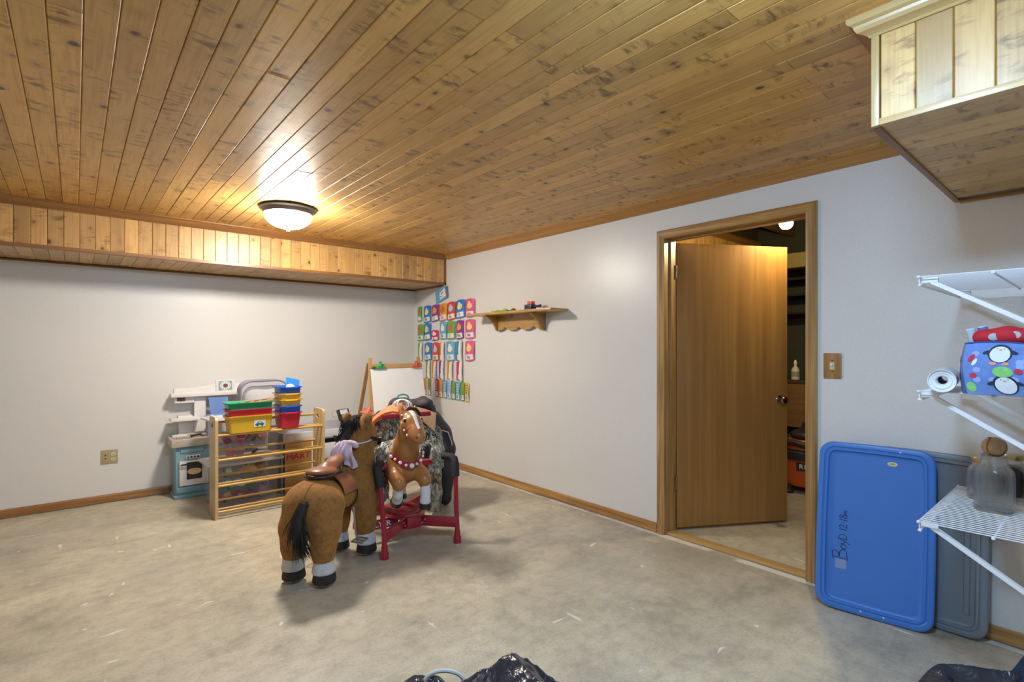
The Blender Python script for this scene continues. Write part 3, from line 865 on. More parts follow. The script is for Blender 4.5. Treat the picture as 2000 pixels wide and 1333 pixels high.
B().grid(lambda u, v: tc(0.36+0.56*u, 0.14+0.62*v, 0.0015), 6, 4, flip=True).obj('panel', WHITE, t)
for k, (u, v, cm) in enumerate(((0.30, 0.66, CM['red']), (0.42, 0.70, CM['red']), (0.54, 0.72, CM['red']), (0.50, 0.48, INK), (0.42, 0.30, INK), (0.60, 0.52, INK))):
    B().grid(lambda a, c_: tc(u+0.08*a, v+0.09*c_, 0.003), 2, 2, flip=True).obj('printed_mark', cm, t)
# ------------------------------------------------------------------ wooden dowel rack with bins
MAPLE = oak('pale_maple', (0.62, 0.455, 0.22), (0.51, 0.35, 0.15), 2, 0.35, 0.2, contrast=1.8)
DOWEL = oak('dowel_wood', (0.62, 0.38, 0.10), (0.48, 0.27, 0.06), 0, 0.35, 0.25, contrast=1.8)
RX0, RX1, RY0, RY1, RH = 0.795, 1.612, 4.335, 4.555, 0.765
t = thing('toy_rack', 'pale wooden toy rack with rows of round dowels', 'rack', (RX0, RY0, 0))
L = RX1 - RX0; D = RY1 - RY0
def rack_end(x0, x1):
    b = B()
    out = [(0.0, 0.0), (D, 0.0), (D, RH-0.03)]
    for k in range(5):
        a = PI/2*k/4; out.append((D-0.03+0.03*math.cos(a), RH-0.03+0.03*math.sin(a)))
    for k in range(5):
        a = PI/2+PI/2*k/4; out.append((0.03+0.03*math.cos(a), RH-0.03+0.03*math.sin(a)))
    out.append((0.0, RH-0.03))
    # carry slot: outline joined to the slot by a thin seam
    slot = [(D/2+u, RH-0.065+v) for u, v in rrect(0.075, 0.034, 0.0165, 5)]
    bm = bmesh.new()
    def ring(pts, x): return [bm.verts.new((x, p[0], p[1])) for p in pts]
    for x, flip in ((x0, True), (x1, False)):
        o = ring(out, x); s = ring(slot, x)
        es = [bm.edges.new((o[i], o[(i+1) % len(o)])) for i in range(len(o))] + [bm.edges.new((s[i], s[(i+1) % len(s)])) for i in range(len(s))]
        bmesh.ops.triangle_fill(bm, edges=es, use_beauty=True)
        if x == x0: o0, s0 = o, s
    for A, C in ((o0, o), (s0, s)):
        for i in range(len(A)):
            j = (i+1) % len(A)
            bm.faces.new((A[i], A[j], C[j], C[i]))
    bmesh.ops.recalc_face_normals(bm, faces=bm.faces)
    me = bpy.data.meshes.new('end_panel'); bm.to_mesh(me); bm.free(); me.materials.append(MAPLE)
    return link(bpy.data.objects.new('end_panel', me), t)
rack_end(0, 0.02); rack_end(L-0.02, L)
TIERS = (0.052, 0.246, 0.440, 0.626)
dm = B().tube([(0, 0, 0), (L-0.03, 0, 0)], 0.0095, 12).mesh('dowel', DOWEL)
for z in TIERS:
    for (y, dz) in ((0.018, 0.0), (0.095, 0.0), (0.190, 0.046)):
        inst('dowel', dm, t, (0.015, y if z < 0.6 or y < 0.15 else 0.210, z + (dz if z < 0.6 else (0.0 if y < 0.15 else 0.078))))
SCR = mat('screw_steel', (0.35, 0.30, 0.22), 0.4, 0.8)
for z in (0.06, 0.25, 0.60):
    B().lathe([(0, 0.001), (0.004, 0.0005), (0.005, 0)], 10, (0, 0.10, z), Matrix.Rotation(-PI/2, 3, 'Y')).obj('screw', SCR, t)

def bin_box(name, label, loc, w, d, h, col, rotz=0.0, lab=None):
    """tapered plastic storage bin, open at the top, rim rolled outward"""
    t = thing(name, label, 'bin', loc, rotz, 'plastic toy bins')
    m = mat('bin_'+col[0], col[1], 0.32, bs=0.05)
    tp = 0.012; th = 0.0025
    prof = [(tp, 0.0), (0.0, h-0.008), (-0.010, h-0.008), (-0.011, h), (-0.001, h), (th, h-0.004), (tp+th, th)]
    def ring(inset, z): return [(u, v, z) for u, v in rrect(w-2*inset, d-2*inset, 0.018, 4)]
    b = B(); rings = [ring(i, z) for i, z in prof]; n = len(rings[0])
    vs = [p for r in rings for p in r]; fs = [tuple(range(n-1, -1, -1))]
    for r in range(len(rings)-1):
        fs += [(r*n+i, r*n+(i+1) % n, (r+1)*n+(i+1) % n, (r+1)*n+i) for i in range(n)]
    fs.append(tuple((len(rings)-1)*n+i for i in range(n)))
    b._add(vs, fs).obj('body', m, t, angle=50)
    for sx in (-1, 1):
        hb = B().box(sx*(w/2+0.006)-0.009, sx*(w/2+0.006)+0.009, -d*0.30, d*0.30, h-0.013, h-0.001)
        hb.obj('grip', m, t, bevel=0.003)
    return t
BC = dict(yellow=('yellow', (0.72, 0.46, 0.035)), red=('red', (0.52, 0.025, 0.045)), green=('green', (0.01, 0.30, 0.13)), blue=('blue', (0.015, 0.10, 0.58)), amber=('amber', (0.66, 0.42, 0.05)))
ZB = TIERS[3] + 0.0095
cx, cy = 1.037, RY0 - 0.018 + 0.086
yb = bin_box('storage_bin', 'yellow bin with car sticker, bottom of the left stack', (cx, cy, ZB), 0.312, 0.172, 0.128, BC['yellow'])
bin_box('storage_bin', 'red bin in the middle of the left stack', (cx, cy, ZB+0.050), 0.312, 0.172, 0.128, BC['red'])
bin_box('storage_bin', 'green bin on top of the left stack', (cx, cy, ZB+0.102), 0.312, 0.172, 0.128, BC['green'])
st = B().box(0.0, 0.082, -0.0008, 0, 0.0, 0.052).obj('sticker', WHITE, yb)
st.location = (0.020, -0.0787, 0.036); st.rotation_euler = (0.100, 0, 0)
CAR = mat('sticker_teal', (0.0, 0.22, 0.26), 0.5)
car = [(0.008, 0.014), (0.010, 0.024), (0.020, 0.027), (0.027, 0.039), (0.040, 0.043), (0.055, 0.040), (0.063, 0.028), (0.072, 0.025), (0.075, 0.014)]
fixn(B().prism(car, lambda u, v, s: (u, -0.0012-s, v), 0, 0.0004).obj('car_print', CAR, st))
for u in (0.024, 0.059):
    B().lathe([(0, 0.0021), (0.0072, 0.0021), (0.0072, 0.0010)], 14, (u, 0, 0.013), Matrix.Rotation(PI/2, 3, 'X')).obj('wheel_print', mat('sticker_dark', (0.02, 0.06, 0.07), 0.5), st)
fixn(B().prism([(0.031, 0.030), (0.034, 0.037), (0.044, 0.039), (0.052, 0.037), (0.056, 0.030)], lambda u, v, s: (u, -0.0018-s, v), 0, 0.0003).obj('window_print', WHITE, st))
cx2, cy2 = 1.334, RY0 + 0.088
stack = [('red', 'red bin, bottom of the right stack', 0.0), ('blue', 'blue bin in the lower half of the right stack', 0.052), ('amber', 'yellow bin above the lower blue bin, right stack', 0.104), ('amber', 'yellow bin just under the top blue bin, right stack', 0.152), ('blue', 'blue bin on top of the right stack', 0.206)]
for col, lb, dz in stack:
    bin_box('storage_bin', lb, (cx2, cy2, ZB+dz), 0.196, 0.160, 0.128, BC[col], PI/2)
# things in the open bins
zt = ZB + 0.206
t = thing('perforated_tray', 'blue perforated plastic tray standing in the top blue bin', 'tray', (1.385, 4.448, zt+0.120), 0, None, (math.radians(64), math.radians(14), math.radians(12)))
PB = mat('tray_blue', (0.03, 0.22, 0.68), 0.35)
B().box(-0.062, 0.062, -0.055, 0.075, -0.002, 0.003).obj('tray_body', PB, t, bevel=0.002)
HB = mat('tray_hole', (0.01, 0.07, 0.30), 0.5)
hm = B().lathe([(0, 0.0006), (0.005, 0.0006), (0.005, -0.0005)], 10).mesh('hole', HB)
for i in range(6):
    for j in range(6): inst('hole', hm, t, (-0.046+0.0184*i, -0.040+0.0195*j, 0.003))
o = B().ell((0, 0, 0), (0.036, 0.036, 0.036), 24, 16).obj('white_ball', mat('ball_white', (0.82, 0.80, 0.78), 0.35)); o.location = (1.345, 4.385, zt+0.112)
tag(o, 'white plastic ball in the top blue bin', 'ball')
PUZ = oak('puzzle_board', (0.40, 0.20, 0.06), (0.22, 0.10, 0.03), 0, contrast=1.5)
t = thing('puzzle_board', 'brown wooden puzzle board lying in the green bin', 'puzzle', (1.095, cy+0.01, ZB+0.222), 0, None, (math.radians(3), math.radians(-5), 0))
B().box(-0.105, 0.120, -0.06, 0.06, 0, 0.006).obj('board', PUZ, t, bevel=0.001)
for i in range(3): B().ell((-0.06+0.06*i, 0.0, 0.006), (0.022, 0.02, 0.006), 12, 6).obj('piece', mat('puzzle_dark', (0.10, 0.045, 0.02), 0.5), t)

# ------------------------------------------------------------------ clear totes behind the rack
def clear_mat(name, col, dens):
    m = bpy.data.materials.new(name); m.use_nodes = True
    t = m.node_tree; t.nodes.clear()
    o = t.nodes.new('ShaderNodeOutputMaterial'); tr = t.nodes.new('ShaderNodeBsdfTransparent')
    pr = t.nodes.new('ShaderNodeBsdfPrincipled'); mx = t.nodes.new('ShaderNodeMixShader')
    pr.inputs['Base Color'].default_value = (*col, 1); pr.inputs['Roughness'].default_value = 0.2
    tr.inputs[0].default_value = (0.97, 0.97, 0.98, 1)
    mx.inputs[0].default_value = dens
    t.links.new(tr.outputs[0], mx.inputs[1]); t.links.new(pr.outputs[0], mx.inputs[2]); t.links.new(mx.outputs[0], o.inputs[0])
    return m
CLEAR = clear_mat('clear_tote_plastic', (0.72, 0.71, 0.70), 0.16)
FROST = clear_mat('frosted_lid_plastic', (0.80, 0.79, 0.77), 0.75)
def tote(label, loc, w, d, h, rotz, lid=True):
    t = thing('storage_tote', label, 'tote', loc, rotz, 'clear storage totes')
    def ring(inset, z, r=0.03): return [(u, v, z) for u, v in rrect(w-2*inset, d-2*inset, r, 4)]
    prof = [(0.025, 0.0), (0.004, h-0.012), (-0.012, h-0.010), (-0.014, h)]
    rings = [ring(i, z) for i, z in prof]; n = len(rings[0])
    vs = [p for r in rings for p in r]; fs = [tuple(range(n-1, -1, -1))]
    for r in range(len(rings)-1):
        fs += [(r*n+i, r*n+(i+1) % n, (r+1)*n+(i+1) % n, (r+1)*n+i) for i in range(n)]
    B()._add(vs, fs).obj('body', CLEAR, t, angle=50)
    if lid:
        b = B(); pr = [(-0.022, h-0.006), (-0.024, h+0.010), (-0.012, h+0.014), (0.02, h+0.014), (0.028, h+0.006)]
        rings = [ring(i, z) for i, z in pr]; vs = [p for r in rings for p in r]; fs = []
        for r in range(len(rings)-1):
            fs += [(r*n+i, r*n+(i+1) % n, (r+1)*n+(i+1) % n, (r+1)*n+i) for i in range(n)]
        fs.append(tuple((len(rings)-1)*n+i for i in range(n)))
        b._add(vs, fs).obj('lid', FROST, t, angle=50)
    return t
TX, TY, TR = 1.075, 4.79, math.radians(5)
tote('lower clear tote of toys with frosted lid behind the rack', (TX, TY, 0.001), 0.52, 0.36, 0.345, TR)
tote('upper clear tote of toys stacked behind the rack', (TX+0.01, TY, 0.364), 0.50, 0.36, 0.33, TR)
toyc = {'magenta': (0.50, 0.03, 0.22), 'teal': (0.02, 0.35, 0.36), 'lime': (0.22, 0.50, 0.06), 'white': (0.75, 0.74, 0.72), 'orange red': (0.62, 0.10, 0.05),
        'grey': (0.30, 0.30, 0.31), 'lilac': (0.45, 0.25, 0.50), 'yellow': (0.70, 0.50, 0.06), 'rose': (0.62, 0.25, 0.32), 'emerald': (0.02, 0.32, 0.14), 'plum': (0.26, 0.05, 0.22), 'brown': (0.22, 0.12, 0.06)}
def jumble(n, base, zr, where, names, seed):
    random.seed(seed)
    c, s = math.cos(TR), math.sin(TR)
    nx = 4
    for i, cn in enumerate(names):
        u = -0.17 + 0.34*((i % nx)+0.5)/nx*1.0 + random.uniform(-0.01, 0.01)
        row = i // nx
        v = -0.085 if row != 1 else -0.08
        z = base + zr*(row+0.5)
        r = 0.043
        loc = (TX + u*c - v*s, TY + u*s + v*c, z)
        nm, kind = [('toy_cup', 'cup'), ('toy_block', 'block'), ('toy_ring', 'ring'), ('toy_car', 'car')][(i*7+seed) % 4]
        lb = '%s toy %s in the %s tote, %s row' % (cn, kind, where, ['bottom', 'middle', 'upper'][row])
        t = thing(nm, lb, 'toy', loc, random.uniform(0, 6))
        m = mat('toy_'+cn.replace(' ', '_'), toyc[cn], 0.4)
        R = Matrix.Rotation(random.uniform(-0.9, 0.9), 3, 'X') @ Matrix.Rotation(random.uniform(-0.9, 0.9), 3, 'Y')
        if kind == 'cup':
            B().lathe([(0, -0.9*r), (0.7*r, -0.9*r), (r, 0.9*r), (1.12*r, 0.95*r), (0.92*r, 0.95*r), (0.6*r, -0.75*r), (0, -0.75*r)], 16, M=R).obj('cup_body', m, t)
            B().tube([R @ Vector((r*0.85, 0, 0.5*r)), R @ Vector((1.5*r, 0, 0.4*r)), R @ Vector((1.45*r, 0, -0.3*r)), R @ Vector((r*0.75, 0, -0.5*r))], 0.14*r, 8).obj('handle', m, t)
        elif kind == 'block':
            B().cbox((0, 0, 0), (1.9*r, 1.3*r, 1.2*r), R).obj('block_body', m, t, bevel=0.006)
            B().lathe([(0, 0.75*r), (0.32*r, 0.75*r), (0.34*r, 0.58*r)], 12, M=R).obj('stud', m, t)
        elif kind == 'ring':
            P = [R @ Vector((0.8*r*math.cos(k*PI/10), 0.8*r*math.sin(k*PI/10), 0)) for k in range(20)]
            B().tube(P, 0.34*r, 10, closed=True).obj('ring_body', m, t)
            B().ell((0, 0, 0), (0.45*r, 0.45*r, 0.3*r), M=R).obj('hub', mat('toy_white', toyc['white'], 0.4), t)
        else:
            B().cbox((0, 0, 0), (2.2*r, 1.1*r, 0.7*r), R).obj('car_body', m, t, bevel=0.008)
            B().cbox(tuple(R @ Vector((0, 0, 0.5*r))), (1.1*r, 0.9*r, 0.5*r), R).obj('cabin', mat('toy_white', toyc['white'], 0.4), t, bevel=0.006)
            for sx in (-0.7, 0.7):
                B().tube([R @ Vector((sx*r, -0.65*r, -0.3*r)), R @ Vector((sx*r, 0.65*r, -0.3*r))], 0.32*r, 12).obj('axle_wheels', mat('toy_tyre', (0.03, 0.03, 0.03), 0.6), t)
jumble(12, 0.020, 0.100, 'lower', ['orange red', 'magenta', 'plum', 'lilac', 'lime', 'white', 'emerald', 'grey', 'teal', 'rose', 'yellow', 'brown'], 3)
jumble(8, 0.385, 0.105, 'upper', ['rose', 'lilac', 'grey', 'white', 'plum', 'magenta', 'brown', 'orange red'], 5)

# ------------------------------------------------------------------ toy market stand
GREY = mat('stand_grey', (0.46, 0.46, 0.48), 0.45, var=0.05)
DGREY = mat('stand_dark_grey', (0.20, 0.20, 0.22), 0.5)  # darker grey of the left side panel and the inner shelves
MWOOD = oak('market_wood', (0.52, 0.30, 0.10), (0.38, 0.20, 0.06), 2, 0.45, 0.1, contrast=1.5)
t = thing('market_stand', 'grey toy market stand with a wooden MART sign panel behind the rack', 'toy stand', (1.375, 4.735, 0))
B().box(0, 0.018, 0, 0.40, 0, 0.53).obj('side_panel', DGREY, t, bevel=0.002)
B().box(0.68, 0.70, 0, 0.36, 0, 0.53).obj('side_panel', GREY, t, bevel=0.002)
B().box(0.018, 0.68, 0.0, 0.018, 0.455, 0.525).obj('top_rail', mat('stand_pale', (0.60, 0.61, 0.64), 0.45), t, bevel=0.003)
B().box(0.018, 0.68, 0.02, 0.36, 0.44, 0.455).obj('counter', GREY, t)
B().box(0.0, 0.70, 0.34, 0.36, 0.0, 0.56).obj('back_panel', GREY, t)
B().box(0.30, 0.68, 0.0, 0.018, 0.26, 0.40).obj('bin_front', mat('stand_pale', (0.60, 0.61, 0.64), 0.45), t, bevel=0.003)
B().box(0.30, 0.68, 0.0, 0.20, 0.245, 0.26).obj('bin_shelf', DGREY, t)
B().box(0.30, 0.68, 0.0, 0.03, 0.09, 0.14).obj('lower_rail', mat('white_plastic', (0.8, 0.79, 0.76), 0.35), t, bevel=0.003)
B().box(0.30, 0.68, 0.02, 0.34, 0.07, 0.085).obj('lower_shelf', DGREY, t)
wp = B().box(0.030, 0.262, -0.006, 0.0, 0.01, 0.435).obj('sign_panel', MWOOD, t)
RED = mat('sign_red', (0.55, 0.015, 0.03), 0.5)
for dx in (-0.0018, 0.0018):
    o = link(bpy.data.objects.new('lettering', text_mesh('MART', RED, 0.080, 0.0008)), wp); o.location = (0.145+dx, -0.0075+dx*0.05, 0.315); o.rotation_euler = (PI/2, 0, 0)
for i in range(6):
    B().box(0.055+0.022*i, 0.070+0.022*i, -0.0072, -0.006, 0.358, 0.372).obj('small_print', INK, wp)
for i in range(4):
    B().box(0.195+0.016*i, 0.206+0.016*i, -0.0072, -0.006, 0.358, 0.374).obj('small_print', RED, wp)
B().box(0.262, 0.274, -0.008, 0.0, 0.01, 0.435).obj('edge_strip', WHITE, t)

BLK = mat('black_plastic', (0.022, 0.022, 0.024), 0.4)
t = thing('card_terminal', 'small dark toy card reader with screen standing behind the rack', 'card reader', (2.02, 4.93, 0.4555), math.radians(14))
B().tube([(0, 0.02, 0.0), (0, 0.02, 0.12)], 0.02, 12).obj('post', BLK, t)
Mt = Matrix.Rotation(math.radians(-28), 3, 'X')
hd = B().cbox((0, 0.0, 0.165), (0.125, 0.035, 0.115), Mt).obj('housing', BLK, t, bevel=0.008)
def tp(u, v, d): return tuple(Vector((0, 0, 0.165)) + Mt @ Vector((u, -0.0178-d, v)))
def patch(u0, u1, v0, v1, d, name, m, par):
    b = B(); q = [(u0, v0), (u1, v0), (u1, v1), (u0, v1)]
    b._add([tp(u, v, 0) for u, v in q] + [tp(u, v, d) for u, v in q], [(4, 5, 6, 7), (0, 1, 5, 4), (1, 2, 6, 5), (2, 3, 7, 6), (3, 0, 4, 7)])
    return b.obj(name, m, par, smooth=False)
patch(-0.045, 0.042, 0.000, 0.048, 0.001, 'screen', mat('reader_screen', (0.62, 0.66, 0.72), 0.3), hd)
for i in range(3):
    for j in range(2):
        patch(-0.040+0.028*i, -0.018+0.028*i, -0.046+0.022*j, -0.030+0.022*j, 0.003, 'button', mat('reader_button', (0.33, 0.34, 0.36), 0.4) if (i, j) != (0, 0) else mat('sign_red', (0.5, 0.02, 0.03), 0.5), hd)
B().tube([(-0.065 - 0.035 + 0.035*math.cos(a), 0.0, 0.185 + 0.032*math.sin(a)) for a in [2*PI*k/20 for k in range(20)]], 0.0016, 6, closed=True).obj('cord_loop', mat('cord_grey', (0.18, 0.18, 0.18), 0.5), t)

# ------------------------------------------------------------------ toy kitchen
KBLUE = mat('kitchen_blue', (0.20, 0.36, 0.42), 0.4, var=0.06, vs=6)
KWHITE = mat('kitchen_white', (0.76, 0.74, 0.72), 0.4, var=0.04)
KTAN = mat('kitchen_counter', (0.46, 0.40, 0.33), 0.5, var=0.08)
t = thing('toy_kitchen', 'pale blue and white toy kitchen with clock, against the back wall', 'toy kitchen', (0.628, 5.135, 0))
KW = 0.725
B().box(0.022, KW, 0.012, 0.24, 0.03, 0.44).obj('cabinet', KBLUE, t, bevel=0.006)
B().box(0.010, KW, 0.0, 0.25, 0.0, 0.032).obj('plinth', KBLUE, t, bevel=0.006)
B().box(-0.012, KW+0.01, -0.018, 0.26, 0.44, 0.505).obj('counter', KTAN, t, bevel=0.008)
B().box(0.026, 0.40, -0.006, 0.012, 0.050, 0.098).obj('drawer', KBLUE, t, bevel=0.005)
B().box(0.055, 0.225, 0.004, 0.012, 0.385, 0.425).obj('drawer', KBLUE, t, bevel=0.003)
B().box(0.095, 0.200, 0.002, 0.012, 0.332, 0.362).obj('control_panel', KWHITE, t, bevel=0.003)
for i in range(4):
    B().lathe([(0, 0.008), (0.008, 0.008), (0.009, 0)], 12, (0.110+0.025*i, 0.002, 0.347), Matrix.Rotation(PI/2, 3, 'X')).obj('dial', [mat('dial_red', (0.30, 0.05, 0.06), 0.5), BLK][i % 2], t)
od = B().box(0.046, 0.262, -0.008, 0.012, 0.108, 0.318).obj('oven_door', KWHITE, t, bevel=0.004)
B().box(0.098, 0.212, -0.010, -0.007, 0.160, 0.305).obj('oven_window', mat('oven_glass', (0.035, 0.018, 0.016), 0.15), od)
P = [(0.155, 0.222)]
fixn(B().prism([(0.155+0.052*math.cos(k*PI/12), 0.222+0.027*math.sin(k*PI/12)+0.004) for k in range(24)], lambda u, v, s: (u, -0.0105-s, v), 0, 0.001).obj('pizza_print', mat('pizza_tan', (0.72, 0.52, 0.28), 0.5, var=0.5, vs=60), od))
B().tube([(0.062, -0.012, 0.288), (0.062, -0.030, 0.292), (0.240, -0.030, 0.292), (0.240, -0.012, 0.288)], 0.0075, 10).obj('handle', mat('handle_black', (0.03, 0.018, 0.016), 0.35), od)
B().box(0.275, 0.52, 0.004, 0.012, 0.10, 0.42).obj('cupboard_door', KBLUE, t, bevel=0.004)
B().box(0.53, 0.71, 0.004, 0.012, 0.10, 0.42).obj('cupboard_door', KBLUE, t, bevel=0.004)
bk = B()
bk.box(0.06, 0.27, 0.215, 0.235, 0.505, 0.53).box(0.185, 0.275, 0.20, 0.238, 0.53, 0.86).box(0.035, 0.185, 0.19, 0.235, 0.795, 0.86)
bk.box(0.07, 0.185, 0.21, 0.235, 0.53, 0.655)
bk.obj('back_tower', KWHITE, t, bevel=0.006)
B().box(0.60, 0.70, 0.20, 0.238, 0.505, 0.86).obj('back_tower', KWHITE, t, bevel=0.006)
B().box(0.0, 0.215, 0.10, 0.235, 0.645, 0.672).obj('microwave_shelf', KWHITE, t, bevel=0.006)
B().box(0.055, 0.165, 0.13, 0.23, 0.672, 0.690).obj('scale_plate', mat('white_plastic', (0.8, 0.79, 0.76), 0.35), t, bevel=0.004)
B().box(0.015, 0.125, 0.15, 0.20, 0.505, 0.522).obj('sink_rim', KWHITE, t, bevel=0.004)
B().box(0.055, 0.115, 0.186, 0.191, 0.815, 0.842).obj('clock_display', mat('display_dark', (0.06, 0.03, 0.04), 0.3), t)
for i in range(3): B().box(0.066+0.018*i, 0.074+0.018*i, 0.184, 0.187, 0.820, 0.838).obj('digit', mat('digit_red', (0.45, 0.10, 0.12), 0.4), t)
hood = []
top = lambda u: 0.925 + 0.040*math.exp(-((u-0.425)/0.16)**2)
hood = [(0.03, 0.865)] + [(0.715, 0.865)] + [(0.715 - 0.685*k/24, top(0.715-0.685*k/24)) for k in range(25)]
fixn(B().prism(hood, lambda u, v, s: (u, 0.18+s, v), 0, 0.05).obj('header', KWHITE, t, bevel=0.003))
B().box(0.005, 0.73, 0.150, 0.235, 0.850, 0.884).obj('header_shelf', KWHITE, t, bevel=0.008)
cp = B().box(0.350, 0.505, 0.170, 0.185, 0.878, 0.990).obj('clock_panel', KWHITE, t, bevel=0.004)
B().box(0.372, 0.482, 0.1675, 0.171, 0.893, 0.978).obj('clock_back', mat('clock_blue', (0.25, 0.42, 0.52), 0.5), cp, bevel=0.006)
fixn(B().prism([(0.427+0.043*math.cos(k*PI/16), 0.936+0.040*math.sin(k*PI/16)) for k in range(32)], lambda u, v, s: (u, 0.1675-s, v), 0, 0.002).obj('clock_face', WHITE, cp))
fixn(B().prism([(0.427+0.020*math.cos(k*PI/16), 0.936+0.019*math.sin(k*PI/16)) for k in range(32)], lambda u, v, s: (u, 0.1655-s, v), 0, 0.002).obj('clock_centre', mat('clock_brown', (0.22, 0.08, 0.06), 0.5), cp))
for k in range(12):
    a = k*PI/6; B().cbox((0.427+0.033*math.cos(a), 0.1650, 0.936+0.031*math.sin(a)), (0.005, 0.001, 0.005)).obj('hour_mark', INK, cp)
# burner grate and utensils on the counter
g = B()
for i in range(7): g.box(0.02+0.018*i, 0.028+0.018*i, 0.02, 0.12, 0.505, 0.512)
g.box(0.015, 0.145, 0.02, 0.028, 0.505, 0.509).box(0.015, 0.145, 0.112, 0.12, 0.505, 0.509)
g.obj('burner_grate', mat('grate_cream', (0.52, 0.46, 0.38), 0.5), t)
o = thing('toy_phone', 'dark toy phone handset lying on the toy kitchen counter', 'toy', (0.628+0.185, 5.195, 0.512), 0.2)
B().tube([(-0.05, 0, 0.008), (-0.02, 0, 0.012), (0.03, 0.01, 0.012), (0.06, 0.02, 0.008)], [0.014, 0.009, 0.010, 0.015], 10).obj('handset', BLK, o)
B().ell((0.055, 0.0, 0.012), (0.022, 0.016, 0.012)).obj('earpiece', mat('toy_grey', toyc['grey'], 0.4), o)

# blue doll chair on the toy kitchen counter
CB = mat('chair_blue', (0.16, 0.27, 0.62), 0.4)
t = thing('doll_chair', 'small blue plastic doll chair on the toy kitchen counter', 'toy chair', (0.960, 5.215, 0.506), math.radians(-10))
B().sheet(lambda u, v: (-0.055+0.15*u + 0.02*(1-v), 0.03+0.04*v+0.01*math.cos(PI*u), 0.13+0.20*v), 8, 8, 0.010, lambda u, v: (0, -1, 0)).obj('backrest', CB, t)
B().tube([(-0.085, -0.03, 0.165), (-0.07, -0.05, 0.176), (0.0, -0.05, 0.178), (0.09, -0.03, 0.178)], 0.013, 10).obj('arm', CB, t)
B().box(-0.06, 0.12, -0.06, 0.04, 0.115, 0.135).obj('seat', CB, t, bevel=0.006)
for sx in (-0.05, 0.11):
    for sy in (-0.05, 0.03):
        B().tube([(sx, sy, 0.12), (sx*1.1, sy*1.1, 0.001)], 0.009, 8).obj('leg', CB, t)

# zipped clear bag behind the bins
t = thing('zipped_bag', 'clear zipped bag with dark grey piping behind the right bin stack', 'bag', (1.262, 4.80, 0.712-0.60), 0)
GP = mat('bag_grey_trim', (0.21, 0.20, 0.25), 0.6)
out = [(-0.190, 0.62)] + [(-0.190+0.09*(1-math.cos(a)), 0.80+0.085*math.sin(a)) for a in [PI/2*k/8 for k in range(9)]] + [(0.190-0.09*(1-math.cos(a)), 0.80+0.085*math.sin(a)) for a in [PI/2*(8-k)/8 for k in range(9)]] + [(0.190, 0.62)]
B().tube([(u, 0, v) for u, v in out], 0.007, 8).obj('piping', GP, t)
B().tube([(u, 0.115, v) for u, v in out], 0.007, 8).obj('piping', GP, t)
b = B()
nO = len(out); b._add([(u, y_, v) for y_ in (0, 0.115) for u, v in out], [(i, i+1, nO+i+1, nO+i) for i in range(nO-1)])
b.obj('gusset', mat('bag_grey_cloth', (0.30, 0.30, 0.33), 0.7), t)
fixn(B().prism([(u*0.98, v-0.004) for u, v in out], lambda u, v, s: (u, s, v), 0.0, 0.003).obj('front_panel', CLEAR, t))
band = [(u, v) for u, v in out if v > 0.7]; inn = [(u*0.95, v-0.042) for u, v in band]
b = B(); nb_ = len(band); b._add([(u, -0.002, v) for u, v in band] + [(u, -0.002, v) for u, v in inn], [(i, i+1, nb_+i+1, nb_+i) for i in range(nb_-1)]); b.obj('zip_band', mat('bag_band', (0.42, 0.42, 0.46), 0.6), t)
fixn(B().prism([(u*0.98, v-0.004) for u, v in out], lambda u, v, s: (u, 0.112+s, v), 0.0, 0.003).obj('back_panel', mat('bag_grey_cloth', (0.30, 0.30, 0.33), 0.7), t))
blend([ellip((0, 0.065, 0.72), (0.15, 0.045, 0.10)), ellip((-0.08, 0.06, 0.80), (0.09, 0.04, 0.07)), ellip((0.09, 0.06, 0.78), (0.09, 0.04, 0.08))], 'bedding', mat('bedding_white', (0.70, 0.70, 0.70), 0.8), t, 0.012, 0.04)
B().box(-0.185, 0.185, 0.0, 0.115, 0.60, 0.63).obj('base_gusset', mat('bag_grey_cloth', (0.30, 0.30, 0.33), 0.7), t, bevel=0.01)

# ------------------------------------------------------------------ easel in the corner
EX, EY = 2.475, 4.76
t = thing('easel', 'wooden A-frame easel with white paper in the corner', 'easel', (EX, EY, 0.0), 0)
EW = oak('easel_pine', (0.55, 0.34, 0.13), (0.42, 0.24, 0.08), 2, 0.4, 0.2, contrast=1.6)
EWD = oak('easel_pine_dark', (0.36, 0.20, 0.07), (0.26, 0.13, 0.04), 2, 0.4, 0.2, contrast=1.6)
def legp(xb, xt, side, w=0.032, th=0.020, m=EW, name='leg', z1=1.185, spread=0.27):
    a = Vector((xb, side*spread, 0.0)); c_ = Vector((xt, side*0.018, z1))
    b = B(); vs = []
    for p in (a, c_):
        for dx, dy in ((-w/2, -th/2), (w/2, -th/2), (w/2, th/2), (-w/2, th/2)): vs.append((p.x+dx, p.y+dy, p.z))
    b._add(vs, [(3, 2, 1, 0), (4, 5, 6, 7), (0, 1, 5, 4), (1, 2, 6, 5), (2, 3, 7, 6), (3, 0, 4, 7)])
    return b.obj(name, m, t, smooth=False)
for sx in (-1, 1):
    xb = -0.36 if sx < 0 else 0.285
    legp(xb, 0.268*sx, -1); legp(xb, 0.268*sx, 1, m=EWD, z1=1.13)
fr = lambda z: -0.27 + 0.252*z/1.185       # y of the front frame at height z
def slat(z0, z1, off, th, name, m, x0=-0.26, x1=0.26):
    b = B(); vs = []
    for z in (z0, z1):
        for x in (x0, x1):
            vs.append((x, fr(z)-off, z)); vs.append((x, fr(z)-off-th, z))
    b._add(vs, [(0, 2, 3, 1), (4, 5, 7, 6), (0, 4, 6, 2), (1, 3, 7, 5), (0, 1, 5, 4), (2, 6, 7, 3)])
    return fixn(b.obj(name, m, t, smooth=False))
slat(1.080, 1.122, 0.011, 0.016, 'top_rail', EW, -0.29, 0.29)
